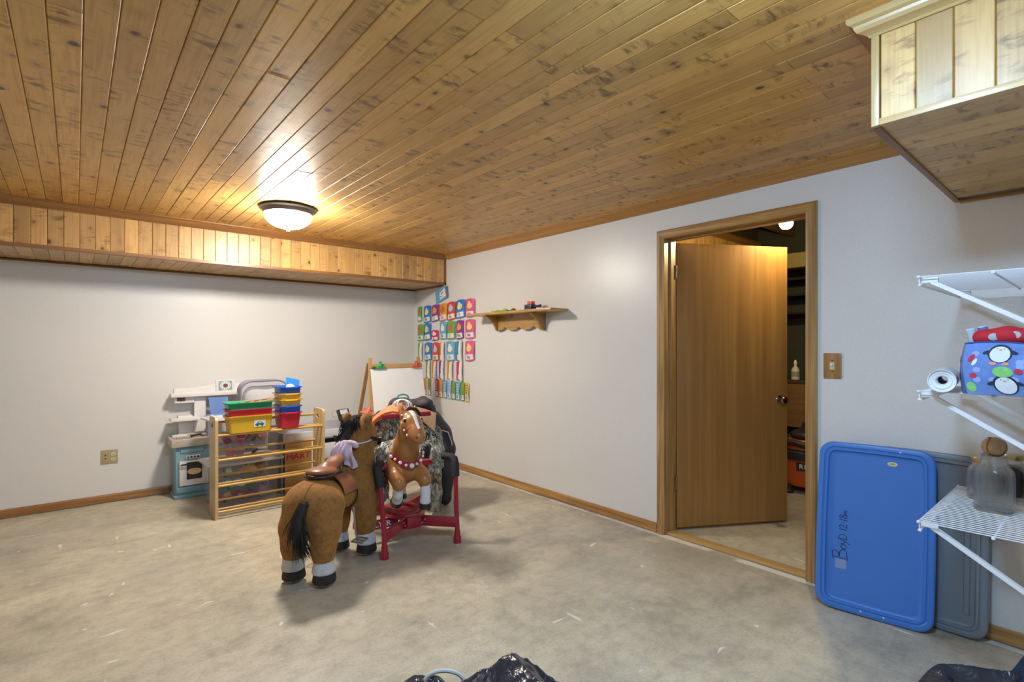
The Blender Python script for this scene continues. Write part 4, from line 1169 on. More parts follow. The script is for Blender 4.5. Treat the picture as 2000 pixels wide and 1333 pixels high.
slat(0.64, 1.08, 0.011, 0.006, 'drawing_board', mat('board_white', (0.72, 0.72, 0.72), 0.4), -0.28, 0.28)
slat(0.645, 1.078, 0.0185, 0.0015, 'paper_pad', mat('drawing_paper', (0.78, 0.79, 0.80), 0.7), -0.285, 0.290)
slat(0.605, 0.635, 0.011, 0.085, 'tray', EW, -0.40, 0.28)
for x, cn, col in ((-0.185, 'green', (0.01, 0.38, 0.12)), (0.215, 'red', (0.66, 0.09, 0.05))):
    m = mat('clip_'+cn, col, 0.35)
    kp = B().box(x-0.050, x+0.050, fr(1.09)-0.046, fr(1.09)-0.026, 1.078, 1.100).obj('clip', m, t, bevel=0.004)
    kp['label'] = '%s plastic paper clip' % cn
    B().tube([(x, fr(1.09)-0.038, 1.098), (x, fr(1.09)-0.033, 1.126), (x, fr(1.09)-0.030, 1.146)], [0.022, 0.017, 0.025], 12, flat=0.6).obj('thumb_grip', m, kp)
B().ell((-0.255, fr(1.09)-0.036, 1.090), (0.024, 0.012, 0.013)).obj('clip', mat('clip_dark', (0.06, 0.12, 0.07), 0.4), t)
o = thing('spiky_toy', 'coral red spiky toy lying on the left end of the easel tray', 'toy', (EX-0.375, EY+fr(0.62)-0.055, 0.637))
blend([cone((0, 0, 0.035), (0.065*math.cos(a), 0.03*math.sin(3*a), 0.035+0.055*math.sin(a)), 0.022, 0.008) for a in [2*PI*k/7+0.3 for k in range(7)]] + [cone((0, 0, 0.012), (0.06, 0, 0.012), 0.012, 0.010)], 'toy_body', mat('coral_red', (0.66, 0.16, 0.09), 0.5), o, 0.006, 0.012)
B().ell((0, -0.02, 0.035), (0.012, 0.006, 0.012)).obj('centre', mat('coral_dark', (0.45, 0.08, 0.05), 0.5), o)
# ------------------------------------------------------------------ plush ride-on pony
def plush(name, col, dark):
    m, t, N, p = nt(name)
    v = coords(t)
    f = noisen(t, v, 34, 4, 0.7); g = noisen(t, v, 330, 3, 0.7); q = noisen(t, v, 7, 3)
    c = mix(t, ramp(t, f, [(0.35, 0.0), (0.65, 1.0)]), dark, col)
    c = mix(t, mathn(t, 'MULTIPLY', ramp(t, g, [(0.35, 1.0), (0.55, 0.0)]), 0.5), c, tuple(x*0.55 for x in dark))
    c = mix(t, mathn(t, 'MULTIPLY', q, 0.3), c, tuple(x*0.8 for x in dark))
    t.links.new(c, p.inputs['Base Color'])
    p.inputs['Roughness'].default_value = 0.85
    p.inputs['Sheen Weight'].default_value = 0.35; p.inputs['Sheen Roughness'].default_value = 0.4
    p.inputs['Sheen Tint'].default_value = (*[min(1, x*2.2) for x in col], 1)
    bump(t, p, mathn(t, 'ADD', g, f), 0.5, 0.006)
    return m
PLUSH = plush('brown_plush', (0.42, 0.195, 0.045), (0.25, 0.108, 0.023))
PLUSHD = plush('dark_plush', (0.030, 0.024, 0.020), (0.014, 0.011, 0.010))
PLUSHW = plush('white_plush', (0.74, 0.74, 0.76), (0.60, 0.60, 0.63))
FELT = mat('hoof_black', (0.025, 0.020, 0.017), 0.7, bs=0.3, bsc=120)
LEATHER = mat('brown_leather', (0.25, 0.092, 0.042), 0.42, var=0.25, vs=14, bs=0.15, bsc=90, coat=0.2)
LEATHERD = mat('saddle_edge', (0.025, 0.016, 0.014), 0.5)
STEEL = mat('grey_steel', (0.36, 0.37, 0.38), 0.35, 0.85)
def hair(b, root, tip, n, spread, r, sag, seed, tipw=1.0, n_seg=5):
    rnd = random.Random(seed)
    root, tip = Vector(root), Vector(tip)
    for i in range(n):
        o1 = Vector((rnd.gauss(0, 1), rnd.gauss(0, 1), rnd.gauss(0, 0.6)))*spread*0.4
        o2 = Vector((rnd.gauss(0, 1), rnd.gauss(0, 1), rnd.gauss(0, 0.8)))*spread*tipw
        pts = []
        for k in range(n_seg+1):
            s = k/n_seg
            p = (root+o1).lerp(tip+o2, s) + Vector(sag)*math.sin(PI*s)
            pts.append(p + Vector((rnd.gauss(0, 1), rnd.gauss(0, 1), rnd.gauss(0, 1)))*spread*0.05)
        b.tube(pts, [r*(1.0-0.75*(k/n_seg)**2) for k in range(n_seg+1)], 4, cap=False)

pony = thing('ride_on_pony', 'brown plush ride-on pony with brown saddle, seen from behind', 'toy horse', (0.970, 2.854, 0.0), math.atan2(-0.82, 0.575))
pr = [ellip((0, 0.045, 0.425), (0.158, 0.150, 0.135)), ellip((0, 0.22, 0.425), (0.115, 0.20, 0.105)), ellip((0, 0.42, 0.455), (0.135, 0.125, 0.135))]
for sx in (-1, 1):
    pr += chain([(0.070*sx, 0.05, 0.40), (0.092*sx, 0.015, 0.30), (0.094*sx, 0.0, 0.20), (0.096*sx, 0.0, 0.115)], [0.098, 0.080, 0.057, 0.048])
    pr += chain([(0.070*sx, 0.42, 0.42), (0.090*sx, 0.435, 0.30), (0.092*sx, 0.436, 0.20), (0.094*sx, 0.436, 0.115)], [0.085, 0.068, 0.055, 0.050])
pr += chain([(0, 0.44, 0.50), (0, 0.475, 0.60), (0, 0.49, 0.70), (0, 0.52, 0.765)], [0.118, 0.106, 0.088, 0.078])
pr += chain([(0, 0.515, 0.765), (0, 0.575, 0.735), (0, 0.640, 0.685)], [0.078, 0.066, 0.048])
blend(pr, 'body', PLUSH, pony, 0.0095, 0.045)
for sx in (-1, 1):
    blend([ellip((0.074*sx, 0.495, 0.838), (0.030, 0.020, 0.036), Matrix.Rotation(-0.35*sx, 3, 'Y')), cone((0.060*sx, 0.50, 0.80), (0.074*sx, 0.496, 0.83), 0.020, 0.022)], 'ear', PLUSH, pony, 0.006, 0.015)
    for f in (0.0, 0.436):
        B().lathe([(0.0, 0.168), (0.049, 0.166), (0.053, 0.150), (0.057, 0.110), (0.062, 0.084), (0.057, 0.076), (0.0, 0.076)], 20, (0.096*sx, f, 0.0)).obj('sock', PLUSHW, pony)
        B().lathe([(0.0, 0.084), (0.054, 0.084), (0.063, 0.034), (0.061, 0.026), (0.0, 0.026)], 20, (0.096*sx, f+0.006, 0.0)).obj('hoof', FELT, pony)
        wh = B().tube([(0.096*sx-0.014, f-0.014, 0.0172), (0.096*sx+0.014, f-0.014, 0.0172)], 0.0172, 14).obj('wheel', mat('wheel_tan', (0.40, 0.30, 0.14), 0.5), pony)
# seam over the rump
B().tube([(0.03, 0.045-0.1480*math.cos(a), 0.425+0.1335*math.sin(a)) for a in [0.1+0.13*k for k in range(11)]], 0.0032, 6).obj('seam', mat('seam_gold', (0.30, 0.15, 0.035), 0.8), pony)
# tail
HAIRM = mat('black_hair', (0.012, 0.010, 0.010), 0.62, spec=0.35)
b = B()
hair(b, (0.045, -0.080, 0.468), (0.035, -0.142, 0.30), 130, 0.020, 0.0030, (0, -0.035, 0.0), 11, 1.3)
hair(b, (0.045, -0.110, 0.43), (0.078, -0.142, 0.215), 120, 0.018, 0.0028, (0, -0.030, 0.0), 12, 1.3)
b.tube([(0.045, -0.055, 0.460), (0.045, -0.108, 0.462), (0.041, -0.145, 0.40), (0.045, -0.152, 0.33), (0.060, -0.144, 0.27)], [0.006, 0.024, 0.034, 0.036, 0.022], 10)
b.obj('tail', HAIRM, pony)
# mane
b = B()
for k in range(9):
    s = k/8
    hair(b, (0.0, 0.40+0.085*s, 0.60+0.235*s), (-0.055-0.02*(1-s), 0.355+0.10*s, 0.52+0.22*s), 26, 0.020, 0.0030, (-0.03, -0.03, 0.01), 30+k, 0.9)
hair(b, (0.0, 0.50, 0.842), (0.03, 0.43, 0.765), 70, 0.022, 0.0030, (0.0, -0.03, 0.015), 51, 1.1)
hair(b, (0.0, 0.50, 0.842), (-0.04, 0.42, 0.75), 60, 0.022, 0.0030, (0.0, -0.03, 0.015), 52, 1.1)
b.tube([(0, 0.53, 0.842), (0, 0.475, 0.838), (-0.01, 0.425, 0.77), (-0.03, 0.385, 0.68), (-0.045, 0.345, 0.58)], [0.020, 0.030, 0.034, 0.034, 0.030], 10)
b.obj('mane', HAIRM, pony)
# saddle
sd = blend([ellip((0, 0.120, 0.588), (0.082, 0.095, 0.026), Matrix.Rotation(-0.10, 3, 'X')), ellip((0, 0.235, 0.612), (0.052, 0.085, 0.030), Matrix.Rotation(0.30, 3, 'X')), cone((0, 0.16, 0.60), (0, 0.25, 0.575), 0.03, 0.03)], 'saddle', LEATHER, pony, 0.006, 0.03)
P = [(0.083*math.cos(a), 0.125+0.098*math.sin(a), 0.577+0.006*math.sin(a)) for a in [2*PI*k/28 for k in range(28)]]
B().tube(P, 0.0085, 8, closed=True).obj('saddle_edge', LEATHERD, sd)
for sx in (-1, 1):
    def flap(u, v, sx=sx):
        a = 0.35 + 1.05*v
        return (sx*0.124*math.sin(a)*1.05, 0.165+0.14*u - 0.02*v, 0.435 + 0.112*math.cos(a)*1.06)
    B().sheet(flap, 8, 8, 0.005*1, lambda u, v, sx=sx: (sx*math.sin(0.35+1.05*v), 0, math.cos(0.35+1.05*v))).obj('saddle_flap', LEATHER, sd)
    # stirrup frame, pedal
    B().tube([(0.13*sx, 0.24, 0.36), (0.135*sx, 0.25, 0.22), (0.14*sx, 0.26, 0.165)], 0.006, 8).obj('stirrup_rod', STEEL, pony)
    st_ = B().tube([(0.125*sx, 0.225, 0.160), (0.19*sx, 0.225, 0.160), (0.19*sx, 0.295, 0.160), (0.125*sx, 0.295, 0.160)], 0.006, 8, closed=True)
    st_.tube([(0.125*sx, 0.26, 0.160), (0.19*sx, 0.26, 0.160)], 0.005, 8).obj('pedal', STEEL, pony)
# belly patch, girth, chest strap
B().tube([(0.120*math.cos(a), 0.30, 0.428+0.112*math.sin(a)) for a in [2*PI*k/28 for k in range(28)]], 0.0045, 6, closed=True).obj('girth', LEATHERD, pony)
def strap(u, v):
    a = -0.25*PI + 1.5*PI*u
    return (0.121*math.cos(a), 0.462+0.121*math.sin(a)*0.95, 0.560+0.026*(v-0.5)+0.02*math.sin(a))
B().sheet(strap, 24, 2, 0.004, lambda u, v: (math.cos(-0.25*PI+1.5*PI*u), math.sin(-0.25*PI+1.5*PI*u), 0)).obj('chest_strap', LEATHER, pony)
# handle bar
hb = B().tube([(-0.165, 0.50, 0.712), (0.165, 0.50, 0.712)], 0.006, 8).obj('handle_rod', STEEL, pony)
for sx in (-1, 1):
    B().tube([(sx*0.095, 0.50, 0.712), (sx*0.170, 0.50, 0.712)], 0.0135, 12).obj('grip', BLK, hb)
# bridle
for (y_, z_, r_) in ((0.585, 0.728, 0.068), (0.63, 0.695, 0.056)):
    Mb = Matrix.Rotation(math.radians(-35), 3, 'X')
    B().tube([Vector((0, y_, z_)) + Mb @ Vector((r_*math.cos(a), 0, r_*math.sin(a))) for a in [2*PI*k/20 for k in range(20)]], 0.005, 6, closed=True).obj('bridle_strap', LEATHER, pony)
B().tube([(0.070, 0.52, 0.80), (0.076, 0.57, 0.76), (0.066, 0.61, 0.73)], 0.005, 6).obj('bridle_strap', LEATHER, pony)
for sx in (-1, 1):
    B().ell((0.062*sx, 0.585, 0.770), (0.012, 0.012, 0.014)).obj('eye', mat('eye_black', (0.01, 0.008, 0.008), 0.1), pony)
# pale scarf tied round the neck
sc = thing('scarf', 'pale lilac gauze scarf tied round the plush pony neck', 'scarf', (0.970, 2.854, 0.0), math.atan2(-0.82, 0.575))
GAUZE = mat('lilac_gauze', (0.64, 0.52, 0.64), 0.8, var=0.25, vs=40, bs=0.4, bsc=60)
B().tube([(0.100*math.cos(a), 0.483+0.104*math.sin(a), 0.705+0.012*math.sin(a)) for a in [2*PI*k/28 for k in range(28)]], 0.011, 8, closed=True, flat=0.5).obj('neck_band', GAUZE, sc)
blend([ellip((0.02, 0.372, 0.705), (0.022, 0.018, 0.018))], 'knot', GAUZE, sc, 0.006, 0.01)
def tail_sheet(x0, x1, top, bot, w0, w1, ph):
    def f(u, v):
        w_ = w0 + (w1-w0)*v**0.6
        x = x0 + (x1-x0)*v + (u-0.5)*w_
        return (x, 0.350 - 0.022*math.sin(PI*min(1, v*1.2)) + 0.008*math.sin(9*u+ph+3*v) + 0.10*(v-0.45)*(0.0) - 0.03*max(0, v-0.2), top + (bot-top)*v + 0.012*math.sin(5*u+ph))
    return f
for (a_, ph) in (((-0.0, -0.055, 0.712, 0.525, 0.04, 0.095), 0.0), ((0.03, 0.060, 0.712, 0.570, 0.04, 0.085), 1.5), ((-0.01, -0.030, 0.712, 0.60, 0.05, 0.12), 2.6)):
    B().sheet(tail_sheet(*a_, ph), 8, 10, 0.002, lambda u, v: (0, -1, 0)).obj('tail_end', GAUZE, sc)
for sx in (-1, 1):
    blend([ellip((0.02+0.035*sx, 0.362, 0.698), (0.036, 0.014, 0.022), Matrix.Rotation(0.4*sx, 3, 'Y'))], 'bow_loop', GAUZE, sc, 0.006, 0.01)

# ------------------------------------------------------------------ spring horse on a red frame
REDM = mat('red_enamel', (0.33, 0.008, 0.030), 0.28, coat=0.4, var=0.05)
FOAM = mat('black_foam', (0.020, 0.021, 0.026), 0.75, bs=0.4, bsc=120)
HORSE = mat('molded_tan', (0.42, 0.175, 0.052), 0.34, var=0.22, vs=7, coat=0.15)
HWHITE = mat('molded_white', (0.74, 0.74, 0.77), 0.35)
HBLK = mat('molded_black', (0.018, 0.016, 0.016), 0.35)
sh = thing('spring_horse', 'tan moulded spring horse on a red metal frame, facing the camera', 'toy horse', (1.684, 2.856, 0.0), math.atan2(0.14, -0.99))
# local +y points to where the horse looks, local -x is to the right in the photograph
FW = 0.246
def leg_frame(sx, y0, back):
    s = -1 if not back else 1
    y1 = y0 + 0.10*s
    post = B().tube([(sx*FW, y0, 0.075), (sx*(FW+0.002), y0+0.02*s, 0.22), (sx*(FW+0.012), y0+0.05*s, 0.42), (sx*(FW+0.018), y0+0.065*s, 0.50)], 0.0165, 14).obj('post', REDM, sh)
    B().lathe([(0, 0.0), (0.026, 0.0), (0.026, 0.035), (0.021, 0.05), (0.019, 0.078), (0, 0.078)], 16, (sx*FW, y0, 0.0)).obj('foot', REDM, sh)
    B().tube([(sx*(FW+0.012), y0+0.05*s, 0.425), (sx*(FW+0.018), y0+0.066*s, 0.50), (sx*(FW+0.018), y0+0.085*s, 0.535), (sx*(FW+0.008), y0+0.115*s, 0.546), (sx*(FW-0.03), y0+0.165*s, 0.545)], 0.0255, 14).obj('foam_sleeve', FOAM, sh)
for sx in (-1, 1):
    leg_frame(sx, 0.0, False); leg_frame(sx, -0.62, True)
    # flat bars from the feet to the hub
    for (ya, yb_) in ((0.0, -0.17), (-0.62, -0.45)):
        a = Vector((sx*FW, ya, 0.135)); c_ = Vector((sx*0.045, yb_, 0.135)); d = (c_-a); L_ = d.length
        ang_ = math.atan2(d.y, d.x)
        M = Matrix.Translation((a+c_)/2) @ Matrix.Rotation(ang_, 4, 'Z')
        B().box(-L_/2, L_/2, -0.009, 0.009, -0.034, 0.034, M).obj('cross_bar', REDM, sh, bevel=0.003)
        for k in (0.86, 0.93):
            p = a.lerp(c_, k)
            B().lathe([(0, 0.006), (0.006, 0.005), (0.008, 0)], 10, tuple(p + Vector((0, 0.010 if ya == 0 else -0.010, 0.012 if k < 0.9 else -0.012))), Matrix.Rotation(-PI/2 if ya == 0 else PI/2, 3, 'X')).obj('bolt', STEEL, sh)
B().box(-0.050, 0.050, -0.20, -0.135, 0.098, 0.172).obj('hub', REDM, sh, bevel=0.006)
B().box(-0.050, 0.050, -0.485, -0.42, 0.098, 0.172).obj('hub', REDM, sh, bevel=0.006)
pl = B().box(-0.045, 0.045, -0.42, -0.20, 0.110, 0.150).obj('spine_bar', REDM, sh, bevel=0.006)
B().lathe([(0, 0.172), (0.045, 0.172), (0.050, 0.166), (0.075, 0.166), (0.080, 0.172), (0.105, 0.172), (0.110, 0.166), (0.130, 0.166), (0.140, 0.158), (0.145, 0.150), (0, 0.150)], 40, (0.0, -0.36, 0.0), None, 1.0, 1.25).obj('foot_plate', mat('red_plastic', (0.34, 0.012, 0.035), 0.4), sh)
npl = B().box(0.055, 0.250, -0.300, -0.285, 0.085, 0.145).obj('name_plate', REDM, sh, bevel=0.003)
o = link(bpy.data.objects.new('lettering', text_mesh('FLYER', mat('paint_white', (0.75, 0.75, 0.77), 0.5), 0.050, 0.0006, 0.001)), npl)
o.location = (0.175, -0.2842, 0.113); o.rotation_euler = (PI/2, 0, PI)
# moulded horse, hung a little above the frame
_before = set(sh.children)
HC = 0.06
pr = [ellip((HC, -0.18, 0.475), (0.100, 0.115, 0.118)), ellip((HC, -0.28, 0.475), (0.104, 0.13, 0.100)), ellip((HC, -0.36, 0.480), (0.102, 0.085, 0.102))]
pr += chain([(HC, -0.165, 0.53), (HC, -0.125, 0.62), (HC, -0.085, 0.70), (HC, -0.065, 0.765)], [0.098, 0.078, 0.066, 0.058])
pr += chain([(HC, -0.075, 0.800), (HC, -0.02, 0.775), (HC, 0.045, 0.728), (HC, 0.075, 0.705)], [0.052, 0.056, 0.046, 0.047])
for sx in (-1, 1):
    pr += chain([(HC+sx*0.060, -0.16, 0.455), (HC+sx*0.082, -0.080, 0.432), (HC+sx*0.086, -0.030, 0.408)], [0.066, 0.046, 0.038])
    pr += chain([(HC+sx*0.086, -0.030, 0.408), (HC+sx*0.088, -0.036, 0.375)], [0.037, 0.030])
    pr += chain([(HC+sx*0.066, -0.38, 0.44), (HC+sx*0.080, -0.41, 0.34), (HC+sx*0.082, -0.44, 0.27)], [0.072, 0.046, 0.034])
    pr += chain([(HC+sx*0.040, -0.085, 0.835), (HC+sx*0.046, -0.088, 0.875)], [0.022, 0.008])
blend(pr, 'body', HORSE, sh, 0.0085, 0.028)
for sx in (-1, 1):
    # right foreleg hangs straight, left one folds back
    if sx == -1: lg = [(HC+sx*0.088, -0.034, 0.392), (HC+sx*0.093, -0.030, 0.325), (HC+sx*0.095, -0.040, 0.268)]
    else: lg = [(HC+sx*0.088, -0.036, 0.380), (HC+sx*0.082, -0.060, 0.325), (HC+sx*0.070, -0.105, 0.285)]
    blend(chain(lg, [0.034, 0.028, 0.036]), 'sock', HWHITE, sh, 0.006, 0.02)
    e, d = Vector(lg[2]), (Vector(lg[2])-Vector(lg[1])).normalized()
    B().tube([e+d*0.012, e+d*0.045], [0.037, 0.043], 18).obj('hoof', HBLK, sh)
    rl = [(HC+sx*0.082, -0.438, 0.275), (HC+sx*0.082, -0.445, 0.22)]
    B().tube(rl, [0.034, 0.036], 14).obj('sock', HWHITE, sh)
    B().tube([(HC+sx*0.082, -0.445, 0.22), (HC+sx*0.082, -0.445, 0.185)], [0.036, 0.042], 16).obj('hoof', HBLK, sh)
    # eyes
    ey = Vector((HC+sx*0.046, -0.012, 0.800))
    B().ell(tuple(ey), (0.016, 0.017, 0.016), 16, 10).obj('eye', mat('eye_white', (0.75, 0.73, 0.70), 0.2), sh)
    B().ell(tuple(ey + Vector((0.0065*sx, 0.006, -0.001))), (0.0115, 0.0115, 0.012), 14, 8).obj('pupil', mat('eye_black', (0.01, 0.008, 0.008), 0.1), sh)
    B().ell((HC+sx*0.022, 0.112, 0.706), (0.007, 0.006, 0.008)).obj('nostril', mat('nostril_brown', (0.10, 0.035, 0.012), 0.5), sh)
# blaze down the face
_bz = [(-0.050, 0.853), (-0.020, 0.847), (0.014, 0.831), (0.045, 0.803), (0.072, 0.776), (0.094, 0.757)]
def blz(u, v):
    s_ = v*(len(_bz)-1); i_ = min(int(s_), len(_bz)-2); f_ = s_-i_
    y_ = _bz[i_][0]*(1-f_)+_bz[i_+1][0]*f_; z_ = _bz[i_][1]*(1-f_)+_bz[i_+1][1]*f_
    q_ = (u-0.5)*2; hw = 0.016 - 0.007*v
    return (HC + q_*hw, y_ - 0.0025*q_*q_, z_ - 0.0035*q_*q_)
B().sheet(blz, 8, 20, 0.003, lambda u, v: (0, 0.55, 0.83)).obj('blaze', HWHITE, sh)
# bridle
def loop(c, rx, rz, tilt, n, r, name, m):
    M = Matrix.Rotation(tilt, 3, 'X')
    return B().tube([Vector(c) + M @ Vector((rx*math.cos(a), 0, rz*math.sin(a))) for a in [2*PI*k/n for k in range(n)]], r, 8, closed=True).obj(name, m, sh)
STRAPR = mat('strap_red', (0.34, 0.012, 0.03), 0.4)
loop((HC, 0.030, 0.738), 0.0505, 0.0505, math.radians(-38), 28, 0.0045, 'nose_band', STRAPR)
loop((HC, -0.062, 0.798), 0.0575, 0.066, math.radians(12), 28, 0.0045, 'brow_band', STRAPR)
for sx in (-1, 1):
    cs = [(HC+sx*0.052, -0.060, 0.825), (HC+sx*0.0585, -0.040, 0.780), (HC+sx*0.056, -0.008, 0.738), (HC+sx*0.050, 0.026, 0.712)]
    B().tube(cs, 0.004, 8).obj('cheek_strap', STRAPR, sh)
    for i, p in enumerate(cs):
        B().ell((p[0]+sx*0.003, p[1], p[2]), (0.007, 0.009, 0.009), 10, 6).obj('stud', mat('pearl_white', (0.8, 0.79, 0.76), 0.2), sh)
# chest collar with studs
def coll(u, v):
    a = PI*0.02 + PI*0.96*u
    return (HC + 0.102*math.cos(a), -0.135+0.098*math.sin(a), 0.565 + 0.042*(v-0.5) - 0.060*math.sin(a)**2)
B().sheet(coll, 24, 3, 0.005, lambda u, v: (math.cos(PI*0.02+PI*0.96*u), math.sin(PI*0.02+PI*0.96*u), 0.0)).obj('collar', STRAPR, sh)
for k in range(9):
    u = (k+0.5)/9; p = Vector(coll(u, 0.5)); a = PI*0.02+PI*0.96*u
    r = 0.017 if k == 4 else (0.010 if k % 2 else 0.012)
    B().ell(tuple(p + Vector((math.cos(a), math.sin(a), 0))*0.008), (r, r, r), 14, 8).obj('medal', mat('pearl_white', (0.8, 0.79, 0.76), 0.2), sh)
# mane, handles
b = B()
for k in range(6):
    s = k/5; hair(b, (HC, -0.10-0.05*s, 0.86-0.17*s), (HC-0.05, -0.13-0.06*s, 0.78-0.20*s), 18, 0.014, 0.0032, (-0.02, -0.01, 0.01), 80+k, 0.8)
hair(b, (HC, -0.085, 0.868), (HC-0.052, -0.035, 0.80), 30, 0.010, 0.003, (-0.02, 0.01, 0.02), 95, 0.5)
b.obj('mane', HAIRM, sh)
B().tube([(HC-0.165, -0.125, 0.815), (HC+0.165, -0.125, 0.815)], 0.0155, 14).obj('handle_bar', mat('red_plastic', (0.34, 0.012, 0.035), 0.4), sh)
# foot pegs, stirrup frames, springs
for sx in (-1, 1):
    B().tube([(HC+sx*0.095, -0.18, 0.475), (HC+(0.155 if sx > 0 else -0.20), -0.18, 0.475)], 0.0165, 12).obj('peg_tube', REDM, sh)
    B().box(HC+sx*0.14-0.045, HC+sx*0.14+0.045, -0.215, -0.15, 0.468, 0.500).obj('bracket', REDM, sh, bevel=0.006)
    B().tube([(HC+sx*0.165, -0.18, 0.47), (HC+sx*0.170, -0.17, 0.385), (HC+sx*0.115, -0.17, 0.375), (HC+sx*0.115, -0.18, 0.47)], 0.0085, 8).obj('stirrup', REDM, sh)
    for (ya, yb_) in ((-0.165, -0.19), (-0.455, -0.40)):
        A_ = Vector((sx*(FW-0.03), ya, 0.545)); C_ = Vector((HC*0.7+sx*0.17, yb_, 0.47)); pts = []
        ax_ = (C_-A_); u_ = ax_.orthogonal().normalized(); w_ = ax_.normalized().cross(u_)
        for k in range(73):
            s = k/72; pts.append(A_.lerp(C_, s) + (u_*math.cos(s*12*PI) + w_*math.sin(s*12*PI))*0.012)
        B().tube(pts, 0.0025, 5).obj('spring', STEEL, sh)

for o in sh.children:
    if o not in _before: o.location.z += 0.034

# ------------------------------------------------------------------ clothes heaped on a camp chair behind the spring horse
def camo(name, base, a, bcol, dk):
    m, t, N, p = nt(name)
    v = coords(t, (1, 1, 0.32)); v2 = coords(t, (1, 1, 0.45))
    n1 = noisen(t, v, 17, 3, 0.65, 2.0); n2 = noisen(t, v2, 30, 3, 0.65, 2.2); n3 = noisen(t, v, 6, 2)
    c = ramp(t, n1, [(0.36, dk), (0.44, base), (0.50, bcol), (0.55, base), (0.62, dk)])
    c = mix(t, ramp(t, n2, [(0.53, 0.0), (0.57, 1.0)]), c, a)
    c = mix(t, ramp(t, n2, [(0.37, 1.0), (0.43, 0.0)]), c, dk)
    c = mix(t, mathn(t, 'MULTIPLY', ramp(t, n3, [(0.5, 0.0), (0.62, 1.0)]), 0.4), c, bcol)
    t.links.new(c, p.inputs['Base Color']); p.inputs['Roughness'].default_value = 0.85
    return m
CAMO = camo('reed_camouflage', (0.16, 0.17, 0.13), (0.60, 0.58, 0.50), (0.34, 0.32, 0.25), (0.022, 0.022, 0.018))
CC0 = (2.045, 3.715, 0.0); CR = -math.radians(40.409)      # local x: to the right in the photograph, local y: away from it
def fold(sc_, amp, seed):
    def d(P):
        return amp*(np.sin(P[..., 0]*sc_+seed+3*np.sin(P[..., 2]*9+seed))*np.sin(P[..., 1]*sc_*0.8+seed*2+2*np.sin(P[..., 2]*7)) + 0.5*np.sin(P[..., 2]*sc_*0.7+P[..., 0]*30+seed))
    return d
NYL = mat('black_nylon', (0.018, 0.018, 0.024), 0.5, bs=0.3, bsc=18)
ch = thing('camp_chair', 'black folding camp chair under the heap of hunting clothes', 'chair', CC0, CR)
B().box(-0.20, 0.20, -0.14, 0.20, 0.38, 0.40).obj('seat', NYL, ch, bevel=0.01)
B().box(-0.20, 0.20, 0.18, 0.20, 0.40, 0.80).obj('backrest', NYL, ch, bevel=0.008)
for sx in (-1, 1):
    for y0, y1, z1 in ((-0.14, 0.16, 0.78), (0.20, -0.12, 0.55)):
        B().tube([(sx*0.20, y0, 0.011), (sx*0.20, y1, z1)], 0.010, 10).obj('leg', BLK, ch)
jk = thing('camouflage_jacket', 'reed camouflage hunting jacket spread over the camp chair', 'jacket', CC0, CR)
blend([ellip((-0.12, -0.02, 0.60), (0.16, 0.11, 0.12)), ellip((0.10, -0.02, 0.58), (0.15, 0.11, 0.13)), ellip((0.0, 0.03, 0.69), (0.19, 0.11, 0.07)), ellip((0.0, -0.06, 0.48), (0.22, 0.10, 0.10)),
       ellip((0.19, -0.04, 0.48), (0.10, 0.09, 0.16))],
      'jacket_body', CAMO, jk, 0.011, 0.06, disp=fold(38, 0.011, 1.0))
blend(chain([(-0.20, 0.0, 0.64), (-0.245, -0.05, 0.54), (-0.245, -0.07, 0.43), (-0.235, -0.08, 0.33)], [0.062, 0.060, 0.054, 0.050]), 'sleeve', CAMO, jk, 0.010, 0.03, disp=fold(45, 0.008, 2.0))
blend(chain([(0.22, -0.03, 0.60), (0.255, -0.07, 0.47), (0.255, -0.08, 0.36)], [0.062, 0.058, 0.050]), 'sleeve', CAMO, jk, 0.010, 0.03, disp=fold(45, 0.008, 2.6))
blend(chain([(-0.10, -0.10, 0.70), (-0.14, -0.12, 0.685), (-0.155, -0.12, 0.655)], [0.045, 0.038, 0.032]), 'collar', camo('tan_camouflage', (0.24, 0.19, 0.12), (0.42, 0.36, 0.26), (0.16, 0.12, 0.08), (0.06, 0.05, 0.03)), jk, 0.009, 0.02, disp=fold(50, 0.005, 3.0))
hd_ = thing('camouflage_hood', 'camouflage hood and sleeve thrown over the spring horse back', 'hood', (1.684, 2.856, 0.0), math.atan2(0.14, -0.99))
blend([ellip((HC, -0.335, 0.555), (0.135, 0.125, 0.075)), ellip((HC, -0.30, 0.60), (0.115, 0.075, 0.07)), ellip((HC-0.125, -0.32, 0.50), (0.045, 0.10, 0.085))] + chain([(HC+0.105, -0.30, 0.555), (HC+0.135, -0.275, 0.47), (HC+0.135, -0.265, 0.36), (HC+0.128, -0.265, 0.29)], [0.055, 0.050, 0.046, 0.042]), 'hood_cloth', CAMO, hd_, 0.010, 0.04, disp=fold(45, 0.008, 8.0))
B().tube([(HC+0.10, -0.245, 0.60), (HC+0.16, -0.225, 0.50), (HC+0.165, -0.222, 0.40), (HC+0.155, -0.222, 0.30)], 0.004, 6).obj('draw_cord', mat('cord_grey', (0.18, 0.18, 0.18), 0.5), hd_)
tr = thing('camouflage_trousers', 'reed camouflage trousers hanging from the chair to the floor', 'trousers', CC0, CR)
blend(chain([(-0.22, -0.17, 0.45), (-0.235, -0.18, 0.30), (-0.235, -0.18, 0.16), (-0.235, -0.18, 0.062)], [0.052, 0.056, 0.054, 0.050]), 'trouser_leg', CAMO, tr, 0.010, 0.03, disp=fold(45, 0.008, 4.0))
blend(chain([(0.20, -0.18, 0.45), (0.235, -0.18, 0.32), (0.250, -0.18, 0.18), (0.255, -0.18, 0.066)], [0.055, 0.060, 0.056, 0.052]), 'trouser_leg', CAMO, tr, 0.010, 0.03, disp=fold(45, 0.008, 5.0))
